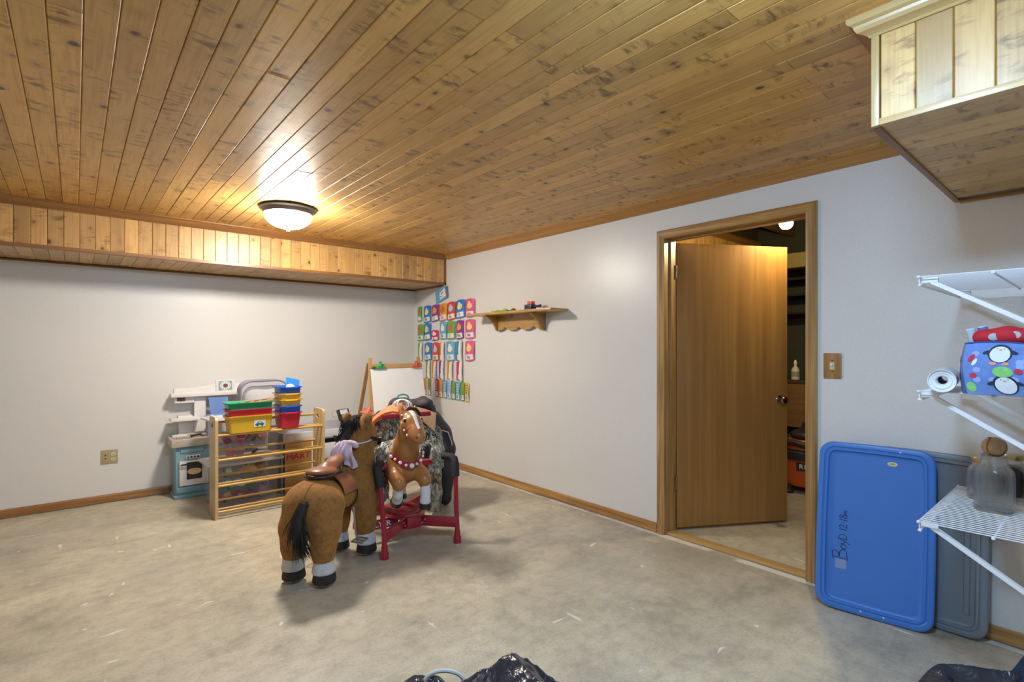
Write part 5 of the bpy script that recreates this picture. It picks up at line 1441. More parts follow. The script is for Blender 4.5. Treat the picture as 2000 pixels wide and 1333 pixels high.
blend([cone((-0.21, -0.16, 0.47), (0.20, -0.16, 0.46), 0.055, 0.055)], 'waist', CAMO, tr, 0.011, 0.03, disp=fold(45, 0.008, 6.0))
ov = thing('orange_vest', 'blaze orange hunting vest bunched on top of the camouflage jacket', 'vest', CC0, CR)
def vest(u, v):
    return (-0.02 - 0.27*u, -0.12 + 0.17*(v-0.5) - 0.02*u, 0.800 - 0.150*u**1.4 - 0.045*(v-0.5)*-1 + 0.010*math.sin(v*15+u*4) + 0.025*math.sin(PI*u))
ORG = mat('blaze_orange', (0.90, 0.20, 0.055), 0.6, var=0.12, vs=18)
fixn(B().sheet(vest, 20, 20, 0.016, lambda u, v: (-0.2, -0.35, 0.9)).obj('vest_panel', ORG, ov))
blend([ellip((-0.285, -0.12, 0.625), (0.026, 0.03, 0.055))], 'vest_side', ORG, ov, 0.007, 0.03, disp=fold(70, 0.004, 1.0))
blend([ellip((-0.04, -0.10, 0.800), (0.065, 0.05, 0.028))], 'vest_shoulder', ORG, ov, 0.007, 0.03, disp=fold(70, 0.004, 2.0))
B().box(-0.310, -0.255, -0.156, -0.150, 0.640, 0.650).obj('reflective_tab', mat('tab_silver', (0.6, 0.6, 0.6), 0.3), ov)
dj = thing('dark_jacket', 'dark charcoal jacket bundled at the top of the clothes heap', 'jacket', CC0, CR)
CHAR = mat('charcoal_cloth', (0.045, 0.037, 0.043), 0.7, var=0.3, vs=15)
blend([ellip((0.02, 0.08, 0.815), (0.17, 0.09, 0.055)), ellip((-0.10, 0.07, 0.825), (0.065, 0.06, 0.045)), ellip((0.13, 0.07, 0.835), (0.070, 0.06, 0.040))] + chain([(-0.12, 0.06, 0.79), (-0.22, 0.03, 0.725), (-0.30, 0.0, 0.665)], [0.045, 0.038, 0.032]),
      'jacket_body', CHAR, dj, 0.010, 0.03, disp=fold(42, 0.009, 7.0))
tn = thing('tan_coat', 'tan canvas coat folded on the right of the clothes heap', 'coat', CC0, CR)
TAN = mat('tan_canvas', (0.30, 0.19, 0.105), 0.85, var=0.2, vs=20)
def tanc(u, v):
    return (0.03 + 0.215*u, -0.10 + 0.07*v - 0.02*u, 0.805 - 0.035*u*u - 0.02*u - (0.11*u+0.02)*(1-v))
fixn(B().sheet(tanc, 14, 10, 0.018, lambda u, v: (0.15, -0.92, 0.35)).obj('coat_panel', TAN, tn))
B().tube([tanc(k/12, 1.0) for k in range(13)], 0.013, 8).obj('hem', TAN, tn)
rp = thing('rope_bundle', 'white and teal rope loops bunched above the spring horse head', 'rope', CC0, CR)
ROPE = mat('white_rope', (0.66, 0.66, 0.64), 0.8)
rnd = random.Random(4)
for k in range(7):
    a0 = rnd.uniform(-0.5, 0.5)
    B().tube([(-0.005+0.055*math.sin(a)*math.cos(a0)+0.012*(k-3)*math.sin(a*0.5), -0.13+0.045*math.sin(a)*math.sin(a0)-0.006*k, 0.840+0.042*math.cos(a)) for a in [2*PI*i/18 for i in range(18)]], 0.0052, 7, closed=True).obj('loop', ROPE, rp)
B().tube([(-0.02+0.042*math.cos(a), -0.05, 0.890+0.022*math.sin(a)) for a in [2*PI*i/18 for i in range(18)]], 0.0062, 7, closed=True).obj('loop', mat('teal_rope', (0.01, 0.20, 0.20), 0.7), rp)
gl = thing('white_glove', 'pale knitted glove hanging beside the spring horse neck', 'glove', CC0, CR)
KN = mat('knit_pale', (0.55, 0.57, 0.49), 0.9)
blend(chain([(-0.135, -0.23, 0.55), (-0.14, -0.235, 0.48), (-0.135, -0.235, 0.40)], [0.016, 0.026, 0.018]), 'palm', KN, gl, 0.005, 0.01)
blend(chain([(-0.165, -0.235, 0.52), (-0.17, -0.235, 0.45)], [0.010, 0.009]), 'thumb', KN, gl, 0.005, 0.01)
bb_ = thing('black_snow_trousers', 'black snow trousers with white piping on the right of the clothes heap', 'trousers', CC0, CR)
blend(chain([(0.10, 0.12, 0.74), (0.19, 0.09, 0.70), (0.265, 0.07, 0.58), (0.300, 0.05, 0.44), (0.310, 0.05, 0.28), (0.305, 0.05, 0.062)], [0.050, 0.068, 0.078, 0.078, 0.064, 0.054]), 'trouser_body', NYL, bb_, 0.010, 0.04, disp=fold(30, 0.006, 2.0))
PIPE = mat('white_piping', (0.66, 0.66, 0.70), 0.5)
B().tube([(0.245, -0.015, 0.600), (0.295, -0.020, 0.620), (0.335, 0.0, 0.600), (0.362, 0.01, 0.52), (0.366, 0.005, 0.42), (0.348, -0.02, 0.39)], 0.0045, 7).obj('piping', PIPE, bb_)
B().box(0.238, 0.252, -0.022, -0.008, 0.50, 0.56).obj('blue_tab', mat('tab_blue', (0.02, 0.20, 0.45), 0.5), bb_)
# ------------------------------------------------------------------ wire shelves on the short wall
WIRE = mat('white_wire', (0.78, 0.79, 0.82), 0.35)
def wire_shelf(z, label, brace=True):
    x0, x1, yf, yw = 2.275, 2.985, 0.452, 0.050
    t = thing('wire_shelf', label, 'wire shelf', (x0, yw, z), 0, 'wire shelves')
    L_, D_ = x1-x0, yf-yw
    # long rods: back, middle, front top, front lip
    for nm, y_, zz, r in (('back_rod', 0.006, -0.004, 0.0035), ('middle_rod', D_-0.195, -0.0052, 0.0035), ('front_rod', D_, -0.001, 0.0036), ('lip_rod', D_-0.004, -0.030, 0.0036)):
        B().tube([(0, y_, zz), (L_, y_, zz)], r, 8).obj(nm, WIRE, t)
        for xx in (0.0, L_):
            B().ell((xx, y_, zz), (0.006, 0.006, 0.006), 10, 8).obj('end_cap', WIRE, t)
    n = 29
    wm = B().tube([(0, 0.004, 0), (0, D_-0.004, 0), (0, D_-0.001, -0.003), (0, D_-0.003, -0.030)], 0.0021, 6).mesh('deck_wire', WIRE)
    for i in range(n):
        inst('deck_wire', wm, t, (0.004 + (L_-0.008)*i/(n-1), 0, 0))
    # diagonal brace near the left end, channel section
    for xb in (0.035, L_-0.06):
        a = Vector((xb, D_-0.035, -0.012)); c_ = Vector((xb, 0.004, -0.24*D_/0.40))
        d = (c_-a).normalized(); nn_ = Vector((0, -d.z, d.y)); 
        b = B()
        q = [(-0.009, 0), (0.009, 0), (0.009, -0.014), (0.006, -0.014), (0.006, -0.004), (-0.006, -0.004), (-0.006, -0.014), (-0.009, -0.014)]
        vs = [tuple(p + Vector((u, 0, 0)) + nn_*(-v)) for p in (a, c_) for u, v in q]
        m_ = len(q); b._add(vs, [tuple(range(m_-1, -1, -1)), tuple(range(m_, 2*m_))] + [(i, (i+1) % m_, m_+(i+1) % m_, m_+i) for i in range(m_)])
        fixn(b.obj('brace', WIRE, t, smooth=False))
        B().box(xb-0.010, xb+0.010, D_-0.05, D_-0.001, -0.022, -0.004).obj('brace_hook', WIRE, t, bevel=0.002)
        B().box(xb-0.008, xb+0.008, 0.0, 0.006, -0.28*D_/0.40, -0.21*D_/0.40).obj('wall_foot', WIRE, t)
    return t
wire_shelf(1.545, 'top white wire shelf, seen from below, empty')
wire_shelf(1.140, 'middle white wire shelf holding the penguin print bag')
wire_shelf(0.678, 'bottom white wire shelf holding the glass jars')

# paper roll, bag and wrapping on the middle shelf
Z2 = 1.1432
t = thing('paper_roll', 'roll of white paper lying on the middle wire shelf', 'paper roll', (2.235, 0.401, Z2))
ax0, ax1 = Vector((0.0, -0.02, 0.039)), Vector((0.30, 0.015, 0.039))
PAPERR = mat('roll_paper', (0.76, 0.77, 0.80), 0.6)
dirr = (ax1-ax0).normalized(); u_ = Vector((0, 0, 1)); w_ = dirr.cross(u_)
def rollring(r, off): return [ax0 + dirr*off + (u_*math.cos(k*PI/16) + w_*math.sin(k*PI/16))*r for k in range(32)]
b = B(); spec = [(0.014, 0.30), (0.014, 0.012), (0.018, 0.004), (0.026, 0.002), (0.0275, 0.0), (0.0285, 0.004), (0.034, 0.003), (0.0355, -0.004), (0.0385, -0.006), (0.039, 0.0), (0.039, 0.30), (0.014, 0.30)]
vs = [p for r, o_ in spec for p in rollring(r, o_)]; fs = []
for i in range(len(spec)-1):
    for k in range(32): fs.append((i*32+k, i*32+(k+1) % 32, (i+1)*32+(k+1) % 32, (i+1)*32+k))
b._add(vs, fs); fixn(b.obj('rolled_sheet', PAPERR, t, angle=40))
B().sheet(lambda u, v: (0.02+0.26*v, 0.039*math.sin(-0.3-1.5*u)*1.12 - 0.01+0.03*v, 0.039+0.039*math.cos(-0.3-1.5*u)*1.12+0.0), 10, 4, 0.0008, lambda u, v: (0, math.sin(-0.3-1.5*u), math.cos(-0.3-1.5*u))).obj('loose_edge', PAPERR, t)

# the fabric bag: front face looks along -x with a slight bulge
t = thing('penguin_bag', 'blue fabric bag printed with penguins and green hats on the middle shelf', 'bag', (2.235, 0.314, Z2))
BW, BH = 0.245, 0.165
def bagf(u, v, off=0.0):
    # u along the bag from its left end towards the right (-y), v up
    bul = 0.020*math.sin(PI*min(max(u, 0), 1))*math.sin(PI*min(max(v, 0), 1)) + 0.006*math.sin(u*9)*v
    sl = 0.030*v**2
    return Vector((-bul + sl*0.3 - off + 0.010*u, -BW*u + 0.010*math.sin(PI*v) + 0.006*v, BH*v*(1+0.03*math.sin(u*6))*(1-0.9*max(0.0, u-0.62))))
BAGB = mat('bag_blue', (0.13, 0.23, 0.55), 0.8, var=0.30, vs=30, bs=0.3, bsc=60)
b = B(); b.grid(bagf, 24, 12, flip=True)
back = lambda u, v: bagf(u, v) + Vector((0.13, 0.02*(1-u), 0)) + Vector((0.02*math.sin(PI*v), 0, 0))
b.grid(back, 24, 12)
side = lambda s: (lambda u, v: bagf(s, v).lerp(back(s, v), u) + Vector((0, (0.012 if s == 0 else -0.012)*math.sin(PI*u)*(1.2-v), 0)))
b.grid(side(0.0), 8, 12); b.grid(side(1.0), 8, 12, flip=True)
b.grid(lambda u, v: bagf(v, 0.0).lerp(back(v, 0.0), u), 8, 24)
b.grid(lambda u, v: bagf(v, 0.93).lerp(back(v, 0.93), u), 8, 24, flip=True)
fixn(b.obj('bag_body', BAGB, t, weld=True))
B().tube([bagf(k/20, 1.0) for k in range(21)] + [back(1-k/20, 1.0) for k in range(21)], 0.003, 6, closed=True).obj('rim', mat('bag_navy', (0.03, 0.06, 0.22), 0.7), t)
def decal(cu, cv, ru, rv, m, name, off, par, n=20, rot=0.0):
    vs = []
    for ring in (0.0, 0.5, 1.0):
        for k in range(n):
            a = 2*PI*k/n; x_, y_ = ru*ring*math.cos(a), rv*ring*math.sin(a)
            c_, s_ = math.cos(rot), math.sin(rot)
            vs.append(bagf(cu + (x_*c_ - y_*s_)/BW, cv + (x_*s_ + y_*c_)/BH, off))
    fs = []
    for r in range(2):
        for k in range(n):
            l = (k+1) % n; fs.append((r*n+k, r*n+l, (r+1)*n+l, (r+1)*n+k))
    return fixn(B()._add(vs, fs).obj(name, m, par))
PB_, PW_, PG_, PR_, PO_ = mat('print_black', (0.02, 0.025, 0.05), 0.8), mat('print_white', (0.72, 0.74, 0.78), 0.8), mat('print_green', (0.22, 0.55, 0.16), 0.8, var=0.3, vs=90), mat('print_red', (0.52, 0.03, 0.06), 0.8), mat('print_orange', (0.75, 0.30, 0.16), 0.8)
PL_ = mat('print_pale_blue', (0.27, 0.38, 0.70), 0.8)
bd = [o for o in t.children if o.name.startswith('bag_body')][0]
random.seed(5)
for k in range(22): decal(random.uniform(0.12, 0.92), random.uniform(0.12, 0.88), 0.010, 0.009, PL_, 'snow_spot', 0.0008, bd, 14)
def penguin(cu, cv, s, hat=True):
    decal(cu, cv, 0.030*s, 0.030*s, PB_, 'penguin_print', 0.0014, bd)
    decal(cu-0.030*s/BW, cv+0.004/BH, 0.014*s, 0.006*s, PB_, 'penguin_print', 0.0014, bd, 12, 0.3)
    decal(cu+0.030*s/BW, cv+0.006/BH, 0.014*s, 0.006*s, PB_, 'penguin_print', 0.0014, bd, 12, -0.3)
    decal(cu, cv-0.002/BH, 0.025*s, 0.026*s, PW_, 'penguin_print', 0.0020, bd)
    decal(cu, cv+0.012*s/BH, 0.004*s, 0.0025*s, PO_, 'beak_print', 0.0026, bd, 10)
    for sx in (-1, 1): decal(cu+sx*0.008*s/BW, cv+0.016*s/BH, 0.0015*s, 0.0015*s, PB_, 'eye_print', 0.0026, bd, 8)
    if hat:
        decal(cu-0.002/BW, cv+0.040*s/BH, 0.024*s, 0.017*s, PG_, 'hat_print', 0.0022, bd)
        decal(cu+0.034*s/BW, cv+0.044*s/BH, 0.010*s, 0.009*s, PR_, 'bobble_print', 0.0024, bd, 14)
penguin(0.40, 0.20, 1.0); penguin(0.36, 0.78, 0.95, False); penguin(0.80, 0.60, 0.9)
decal(0.06, 0.14, 0.012, 0.016, PG_, 'hat_print', 0.0014, bd); decal(0.10, 0.36, 0.009, 0.009, PR_, 'bobble_print', 0.0014, bd, 14)
decal(0.085, 0.70, 0.007, 0.014, PR_, 'stripe_print', 0.0014, bd, 12, -0.5); decal(0.12, 0.62, 0.005, 0.012, PW_, 'stripe_print', 0.0016, bd, 12, -0.5)
for sx in (-1, 1): decal(0.36+sx*0.06, 0.595, 0.009, 0.005, PO_, 'foot_print', 0.0022, bd, 12)
def leftside(u, v): return side(0.0)(u, v) + Vector((0, 0.0014, 0))
for (u0, v0, m_) in ((0.25, 0.62, PR_), (0.35, 0.45, PW_), (0.3, 0.3, PR_), (0.6, 0.25, PR_), (0.6, 0.6, PG_)):
    fixn(B().grid(lambda a, c_: leftside(u0+0.2*a, v0+0.12*c_), 4, 4).obj('side_print', m_, bd))
t = thing('red_cloth_roll', 'rolled red fabric with grey spots sticking out of the penguin bag', 'fabric roll', (2.29, 0.255, Z2))
b = blend(chain([(0, 0.03, 0.185), (0.0, -0.03, 0.190), (0.0, -0.085, 0.186)], [0.026, 0.027, 0.025]), 'cloth', mat('red_fabric', (0.50, 0.012, 0.025), 0.8, bs=0.3, bsc=60), t, 0.006, 0.02)
for (y_, z_) in ((0.0, 0.186), (-0.05, 0.192)):
    B().ell((-0.0262, y_, z_), (0.002, 0.014, 0.012), 14, 6).obj('spot', mat('grey_print', (0.45, 0.45, 0.46), 0.8), t)
t = thing('gift_tubes', 'two clear and blue wrapping tubes leaning in the penguin bag', 'wrapping tube', (2.315, 0.285, Z2))
for k, (x_, y_) in enumerate(((0.0, 0.0), (0.012, -0.028))):
    B().tube([(x_, y_, 0.06), (x_+0.01, y_+0.035, 0.215 + 0.008*k)], 0.0135, 16).obj('tube', [mat('silver_blue_wrap', (0.42, 0.50, 0.62), 0.25), mat('blue_wrap', (0.10, 0.18, 0.42), 0.25)][k], t)
    B().lathe([(0.0, 0.001), (0.0125, 0.001), (0.014, 0.0), (0.014, -0.004)], 16, (x_+0.01, y_+0.035, 0.215+0.008*k), Matrix.Rotation(-0.22, 3, 'X')).obj('end_cap', mat('wrap_cap', (0.62, 0.66, 0.72), 0.3), t)

# jars on the bottom shelf
def glass():
    m = bpy.data.materials.new('jar_glass'); m.use_nodes = True
    t = m.node_tree; t.nodes.clear()
    o = t.nodes.new('ShaderNodeOutputMaterial'); tr = t.nodes.new('ShaderNodeBsdfTransparent'); gl = t.nodes.new('ShaderNodeBsdfGlass')
    df = t.nodes.new('ShaderNodeBsdfDiffuse'); df.inputs[0].default_value = (0.6, 0.62, 0.62, 1)
    mx = t.nodes.new('ShaderNodeMixShader'); m2 = t.nodes.new('ShaderNodeMixShader')
    tr.inputs[0].default_value = (0.95, 0.97, 0.97, 1); gl.inputs['Roughness'].default_value = 0.0; gl.inputs['IOR'].default_value = 1.45
    mx.inputs[0].default_value = 0.45; m2.inputs[0].default_value = 0.03
    t.links.new(tr.outputs[0], mx.inputs[1]); t.links.new(gl.outputs[0], mx.inputs[2])
    t.links.new(mx.outputs[0], m2.inputs[1]); t.links.new(df.outputs[0], m2.inputs[2]); t.links.new(m2.outputs[0], o.inputs[0])
    return m
GLASS = glass()
GOLD = mat('jar_band_gold', (0.52, 0.40, 0.20), 0.3, 1.0)
Z3 = 0.6812
def jar(label, loc, r, h, lid=None, fill=None, rotz=0.0):
    t = thing('glass_jar', label, 'jar', (*loc, Z3), rotz, 'glass jars')
    def sq(r_, z, k):   # rounded square ring -> circle
        out = []
        for i in range(32):
            a = 2*PI*i/32
            e = 1.0/max((abs(math.cos(a))**k + abs(math.sin(a))**k)**(1.0/k), 1e-6)
            out.append((r_*e*math.cos(a), r_*e*math.sin(a), z))
        return out
    spec = [(r*0.80, 0.004, 4), (r*0.86, 0.0, 4), (r*0.94, 0.006, 4.5), (r*0.95, 0.02, 4.5), (r*0.95, h*0.60, 4.5), (r*0.92, h*0.70, 4), (r*0.78, h*0.78, 2.6), (r*0.66, h*0.82, 2), (r*0.64, h*0.86, 2), (r*0.665, h*0.88, 2), (r*0.64, h*0.90, 2), (r*0.665, h*0.93, 2), (r*0.65, h*0.99, 2), (r*0.62, h, 2), (r*0.58, h*0.99, 2), (r*0.58, h*0.83, 2), (r*0.72, h*0.765, 2.6), (r*0.87, h*0.69, 4), (r*0.89, h*0.58, 4.5), (r*0.89, 0.022, 4.5), (r*0.80, 0.010, 4)]
    rings = [sq(*s_) for s_ in spec]; vs = [p for q in rings for p in q]; fs = [tuple(range(31, -1, -1))]
    for i in range(len(rings)-1):
        for k in range(32): fs.append((i*32+k, i*32+(k+1) % 32, (i+1)*32+(k+1) % 32, (i+1)*32+k))
    fs.append(tuple((len(rings)-1)*32+k for k in range(32)))
    fixn(B()._add(vs, fs).obj('glass_body', GLASS, t, angle=60))
    if lid:
        bn = B().lathe([(r*0.69, h*0.90), (r*0.70, h*1.0), (r*0.68, h*1.02), (r*0.55, h*1.022)], 32).obj('screw_band', GOLD, t)
        B().lathe([(0.0, h*1.016), (r*0.60, h*1.016), (r*0.60, h*1.010), (0, h*1.010)], 28).obj('lid_disc', mat('lid_dark', (0.10, 0.09, 0.08), 0.4, 0.6), t)
    if fill:
        B().lathe([(0.0, 0.012), (r*0.86, 0.012), (r*0.87, h*0.58), (r*0.55, h*0.74), (0.0, h*0.76)], 28).obj('contents', mat('jar_fill_'+fill[0], fill[1], 0.7, var=0.6, vs=60), t)
    return t
jar('open square glass jar in front with a baseball on its mouth', (2.640, 0.296), 0.060, 0.208)
jar('glass jar with gold band behind the left of the open jar', (2.800, 0.352), 0.046, 0.165, True)
jar('dark filled glass jar with gold band right of the open jar', (2.785, 0.165), 0.058, 0.195, True, ('dark', (0.05, 0.045, 0.045)))
jar('glass jar of brown buttons with gold band behind the open jar', (2.900, 0.272), 0.052, 0.175, True, ('brown', (0.10, 0.06, 0.035)))
t = thing('baseball', 'worn tan baseball with red stitching resting on the open jar', 'ball', (2.640, 0.296, Z3+0.237))
B().ell((0, 0, 0), (0.0375, 0.0375, 0.0375), 32, 20).obj('cover', mat('worn_leather', (0.44, 0.31, 0.17), 0.6, var=0.35, vs=25, bs=0.2), t)
ROTB = Matrix.Rotation(math.radians(35), 3, 'X') @ Matrix.Rotation(math.radians(60), 3, 'Z') @ Matrix.Rotation(math.radians(25), 3, 'Y')
pts = []
for k in range(120):
    a = 2*PI*k/120; al = 0.44
    x_ = math.cos(a) + al*0.0; 
    A_, B2 = 0.78, 0.22
    p = Vector((A_*math.cos(a) + B2*math.cos(3*a), A_*math.sin(a) - B2*math.sin(3*a), 2*math.sqrt(A_*B2)*math.sin(2*a)))
    pts.append(ROTB @ (p.normalized()*0.0375))
B().tube(pts, 0.0011, 6, closed=True).obj('seam', mat('seam_dark', (0.16, 0.04, 0.02), 0.7), t)
sb = B()
for k in range(0, 120, 2):
    p, q = pts[k], pts[(k+1) % 120]; tn = (q-p).normalized(); nr = p.normalized(); sd_ = tn.cross(nr)
    for s_ in (-1, 1): sb.tube([p*1.006, (p + sd_*0.0042*s_ + tn*0.0018).normalized()*0.0380], 0.0008, 4)
sb.obj('stitches', mat('stitch_red', (0.33, 0.045, 0.02), 0.7), t)

# ------------------------------------------------------------------ tote lids leaning on the wall
def loft(rings, cap0=False, cap1=True):
    n = len(rings[0]); vs = [p for r in rings for p in r]; fs = []
    for i in range(len(rings)-1):
        fs += [(i*n+k, i*n+(k+1) % n, (i+1)*n+(k+1) % n, (i+1)*n+k) for k in range(n)]
    if cap0: fs.append(tuple(range(n-1, -1, -1)))
    if cap1: fs.append(tuple((len(rings)-1)*n+k for k in range(n)))
    return B()._add(vs, fs)
def tote_lid(name, label, corner_l, corner_r, top_l, m, W, Ht):
    """lid plane spanned by the floor edge (left to right) and the leaning direction"""
    a, c_, tl = Vector(corner_l), Vector(corner_r), Vector(top_l)
    ex = (c_-a).normalized(); ey = (tl-a); ey = (ey - ex*ey.dot(ex)).normalized(); ez = ex.cross(ey)
    t = bpy.data.objects.new(name, None); COL.objects.link(t); tag(t, label, 'lid', 'tote lids')
    M = Matrix((ex, ey, ez)).transposed().to_4x4(); M.translation = a + ex*(W/2)
    t.matrix_world = M
    def ring(inset, z, r): return [(u, v+Ht/2, z) for u, v in rrect(W-2*inset-0.008, Ht-2*inset-0.008, max(r-inset*0.7, 0.02), 6, 0.012)]
    spec = [(0.006, -0.022), (0.0, -0.020), (0.0, 0.0), (0.004, 0.005), (0.010, 0.007), (0.022, 0.007), (0.026, 0.003), (0.029, 0.003), (0.032, 0.007), (0.040, 0.007), (0.046, -0.004), (0.052, -0.007), (0.060, -0.007)]
    body = loft([ring(i, z, 0.060) for i, z in spec]); fixn(body.obj('lid_shell', m, t, angle=30))
    loft([ring(i, z, 0.060) for i, z in [(0.004, -0.022), (0.008, -0.002), (0.044, -0.010), (0.060, -0.010)]]).obj('underside', m, t)
    return t
BLUEL = mat('lid_blue', (0.055, 0.19, 0.58), 0.38, var=0.07, vs=5, bs=0.08, bsc=300)
GREYL = mat('lid_grey', (0.19, 0.225, 0.265), 0.35, var=0.06, vs=5, bs=0.08, bsc=300)
bl = tote_lid('tote_lid', 'bright blue plastic tote lid leaning on the wall by the door', (2.838, 0.985, 0.006), (2.918, 0.515, 0.001), (2.945, 0.985, 0.80), BLUEL, 0.470, 0.815)
gl_ = tote_lid('tote_lid', 'grey plastic tote lid leaning behind the blue lid', (3.010, 0.825, 0.004), (3.012, 0.355, 0.004), (3.066, 0.825, 0.80), GREYL, 0.470, 0.800)
fixn(B().prism([(0.020*math.cos(k*PI/12), 0.010*math.sin(k*PI/12)) for k in range(24)], lambda u, v, s: (0.07+u, 0.735+v, -0.0068+s), 0, 0.0008).obj('sticker', mat('sticker_cream', (0.72, 0.66, 0.45), 0.5), bl))
fixn(B().prism([(0.012*math.cos(k*PI/12), 0.005*math.sin(k*PI/12)) for k in range(24)], lambda u, v, s: (0.07+u, 0.735+v, -0.0058+s), 0, 0.0006).obj('sticker_print', mat('sticker_ochre', (0.55, 0.35, 0.06), 0.5), bl))
# handwriting, drawn as pen strokes running up the lid
GLY = {
 'B': ([[(0, 0), (0.05, 1.0)], [(-0.12, 0.95), (0.45, 1.05), (0.62, 0.85), (0.45, 0.6), (0.1, 0.52)], [(0.1, 0.52), (0.55, 0.48), (0.78, 0.25), (0.6, 0.0), (-0.1, -0.08)]], 0.95),
 'o': ([[(0.3, 0.55), (0.05, 0.4), (0.05, 0.12), (0.28, 0.0), (0.5, 0.15), (0.5, 0.45), (0.3, 0.55)]], 0.68),
 'y': ([[(0.0, 0.6), (0.12, 0.25), (0.35, 0.22)], [(0.5, 0.62), (0.3, 0.1), (0.05, -0.3)]], 0.62),
 'D': ([[(0.05, 0), (0.05, 0.8)], [(-0.05, 0.78), (0.4, 0.75), (0.58, 0.4), (0.4, 0.05), (0.0, 0.0)]], 0.85),
 ' ': ([], 0.35),
 '1': ([[(0.1, 0.0), (0.2, 0.85)]], 0.38),
 '2': ([[(0.0, 0.65), (0.2, 0.85), (0.42, 0.65), (0.25, 0.3), (0.0, 0.02), (0.55, 0.05)]], 0.72),
 '-': ([[(0.05, 0.38), (0.16, 0.40)]], 0.36),
 '8': ([[(0.45, 0.75), (0.2, 0.85), (0.08, 0.65), (0.4, 0.35), (0.42, 0.1), (0.18, 0.0), (0.05, 0.2), (0.3, 0.48), (0.48, 0.68)]], 0.6),
 'm': ([[(0.0, 0.0), (0.05, 0.4), (0.08, 0.25), (0.25, 0.42), (0.28, 0.05), (0.32, 0.3), (0.48, 0.4), (0.52, 0.0)]], 0.6)}
PEN = mat('marker_ink', (0.008, 0.010, 0.035), 0.5)
x_, sz = 0.0, 0.046
for ch in 'BoyD 12-18m':
    strokes, adv = GLY[ch]
    s_ = sz*(1.25 if ch == 'B' else (0.95 if ch in 'oyD' else 0.85))
    if strokes:
        b = B()
        for st_ in strokes:
            b.tube([(-0.105 - py*s_, 0.245 + x_ + px*s_, -0.0062) for px, py in st_], 0.0017, 5, flat=0.4)
        b.obj('pen_mark', PEN, bl)
    x_ += adv*s_*0.82
B().grid(lambda u, v: (-0.150+0.045*u, 0.195+0.045*v, -0.0064), 2, 2).obj('tape_scrap', clear_mat('tape_clear', (0.6, 0.62, 0.72), 0.35), bl)
for (u, v) in ((-0.04, 0.022), (0.05, 0.022), (0.1, 0.795)):
    B().ell((u, v, 0.0072), (0.004, 0.004, 0.0015), 10, 6).obj('injection_mark', mat('mark_white', (0.65, 0.7, 0.8), 0.4), bl)
for x_ in (-0.13, 0.0, 0.13):
    B().tube([(x_+0.03, 0.10, -0.006), (x_+0.03, 0.70, -0.006)], 0.012, 8, flat=0.45).obj('rib', GREYL, gl_)

# ------------------------------------------------------------------ black bin bags near the camera
def bag_mat():
    m, t, N, p = nt('black_bin_film')
    v = coords(t)
    p.inputs['Base Color'].default_value = (0.022, 0.027, 0.042, 1)
    p.inputs['Roughness'].default_value = 0.26; p.inputs['Specular IOR Level'].default_value = 0.6
    n1 = noisen(t, v, 9, 3, 0.6, 1.2)
    bump(t, p, n1, 0.45, 0.03)
    return m
FILM = bag_mat()
def bin_bag(label, x0, x1, y0, y1, ridges, seed, slope=1.5):
    """slack plastic film: sheets falling away from the ridges (x, y, z) -> (x, y, z)"""
    cx, cy = (x0+x1)/2, (y0+y1)/2
    t = thing('bin_bag', label, 'bag', (cx, cy, 0.0), 0, 'black bin bags')
    h = 0.0085; nx, ny = int((x1-x0)/h), int((y1-y0)/h)
    X, Y = np.meshgrid(np.linspace(x0, x1, nx), np.linspace(y0, y1, ny), indexing='ij')
    Z = np.full(X.shape, -1.0)
    for (p, q) in ridges:
        d = np.array(q[:2])-np.array(p[:2]); L2 = d @ d
        s_ = np.clip(((X-p[0])*d[0] + (Y-p[1])*d[1])/L2, 0, 1)
        D_ = np.hypot(X-p[0]-s_*d[0], Y-p[1]-s_*d[1])
        Z = np.maximum(Z, p[2]+s_*(q[2]-p[2]) - slope*D_*(0.55+0.45*np.minimum(1, D_/0.10)))
    gx, gy = np.gradient(Z, (x1-x0)/(nx-1), (y1-y0)/(ny-1)); g2 = np.maximum(gx*gx+gy*gy, 0.2)
    dn = np.clip(-Z, 0, 0.03); X = X + gx*dn/g2; Y = Y + gy*dn/g2
    V, idx = [], -np.ones(X.shape, int)
    for i in range(nx):
        for j in range(ny):
            z = Z[i, j]
            if z > -0.018:
                v_ = Vector((X[i, j]*7+seed, Y[i, j]*7, 0.3))
                cr = 0.030*(abs(noise.noise(v_))-0.25) + 0.016*(abs(noise.noise(v_*2.6))-0.25)
                z = max(z + cr*min(1.0, max(0.0, z/0.05)), 0.002)
                idx[i, j] = len(V); V.append((X[i, j]-cx, Y[i, j]-cy, z))
    F = []
    for i in range(nx-1):
        for j in range(ny-1):
            q = (idx[i, j], idx[i+1, j], idx[i+1, j+1], idx[i, j+1])
            if min(q) >= 0: F.append(q)
    B()._add(V, F).obj('film', FILM, t, angle=40)
    return t
bin_bag('slack black plastic bag with a pointed fold, bottom centre foreground', 0.72, 1.56, 0.72, 1.90,
        [((1.154, 1.355, 0.245), (1.005, 1.465, 0.125)), ((1.154, 1.355, 0.245), (1.33, 1.31, 0.09)), ((1.154, 1.355, 0.245), (1.10, 1.05, 0.22)), ((0.960, 1.690, 0.085), (1.00, 1.600, 0.10)),
         ((0.960, 1.690, 0.085), (0.95, 1.30, 0.14)), ((1.005, 1.465, 0.125), (0.96, 1.20, 0.16)), ((1.33, 1.31, 0.09), (1.30, 1.05, 0.16)), ((1.10, 1.05, 0.22), (0.95, 0.95, 0.15))], 3.1, 1.35)
CORD = mat('bag_cord', (0.60, 0.61, 0.63), 0.7)
o = B().tube([(1.020+0.052*math.cos(a), 1.575-0.045*math.cos(a), 0.085+0.038*math.sin(a)) for a in [PI*k/16 for k in range(17)]], 0.009, 8, flat=0.8).obj('rope_loop', CORD)
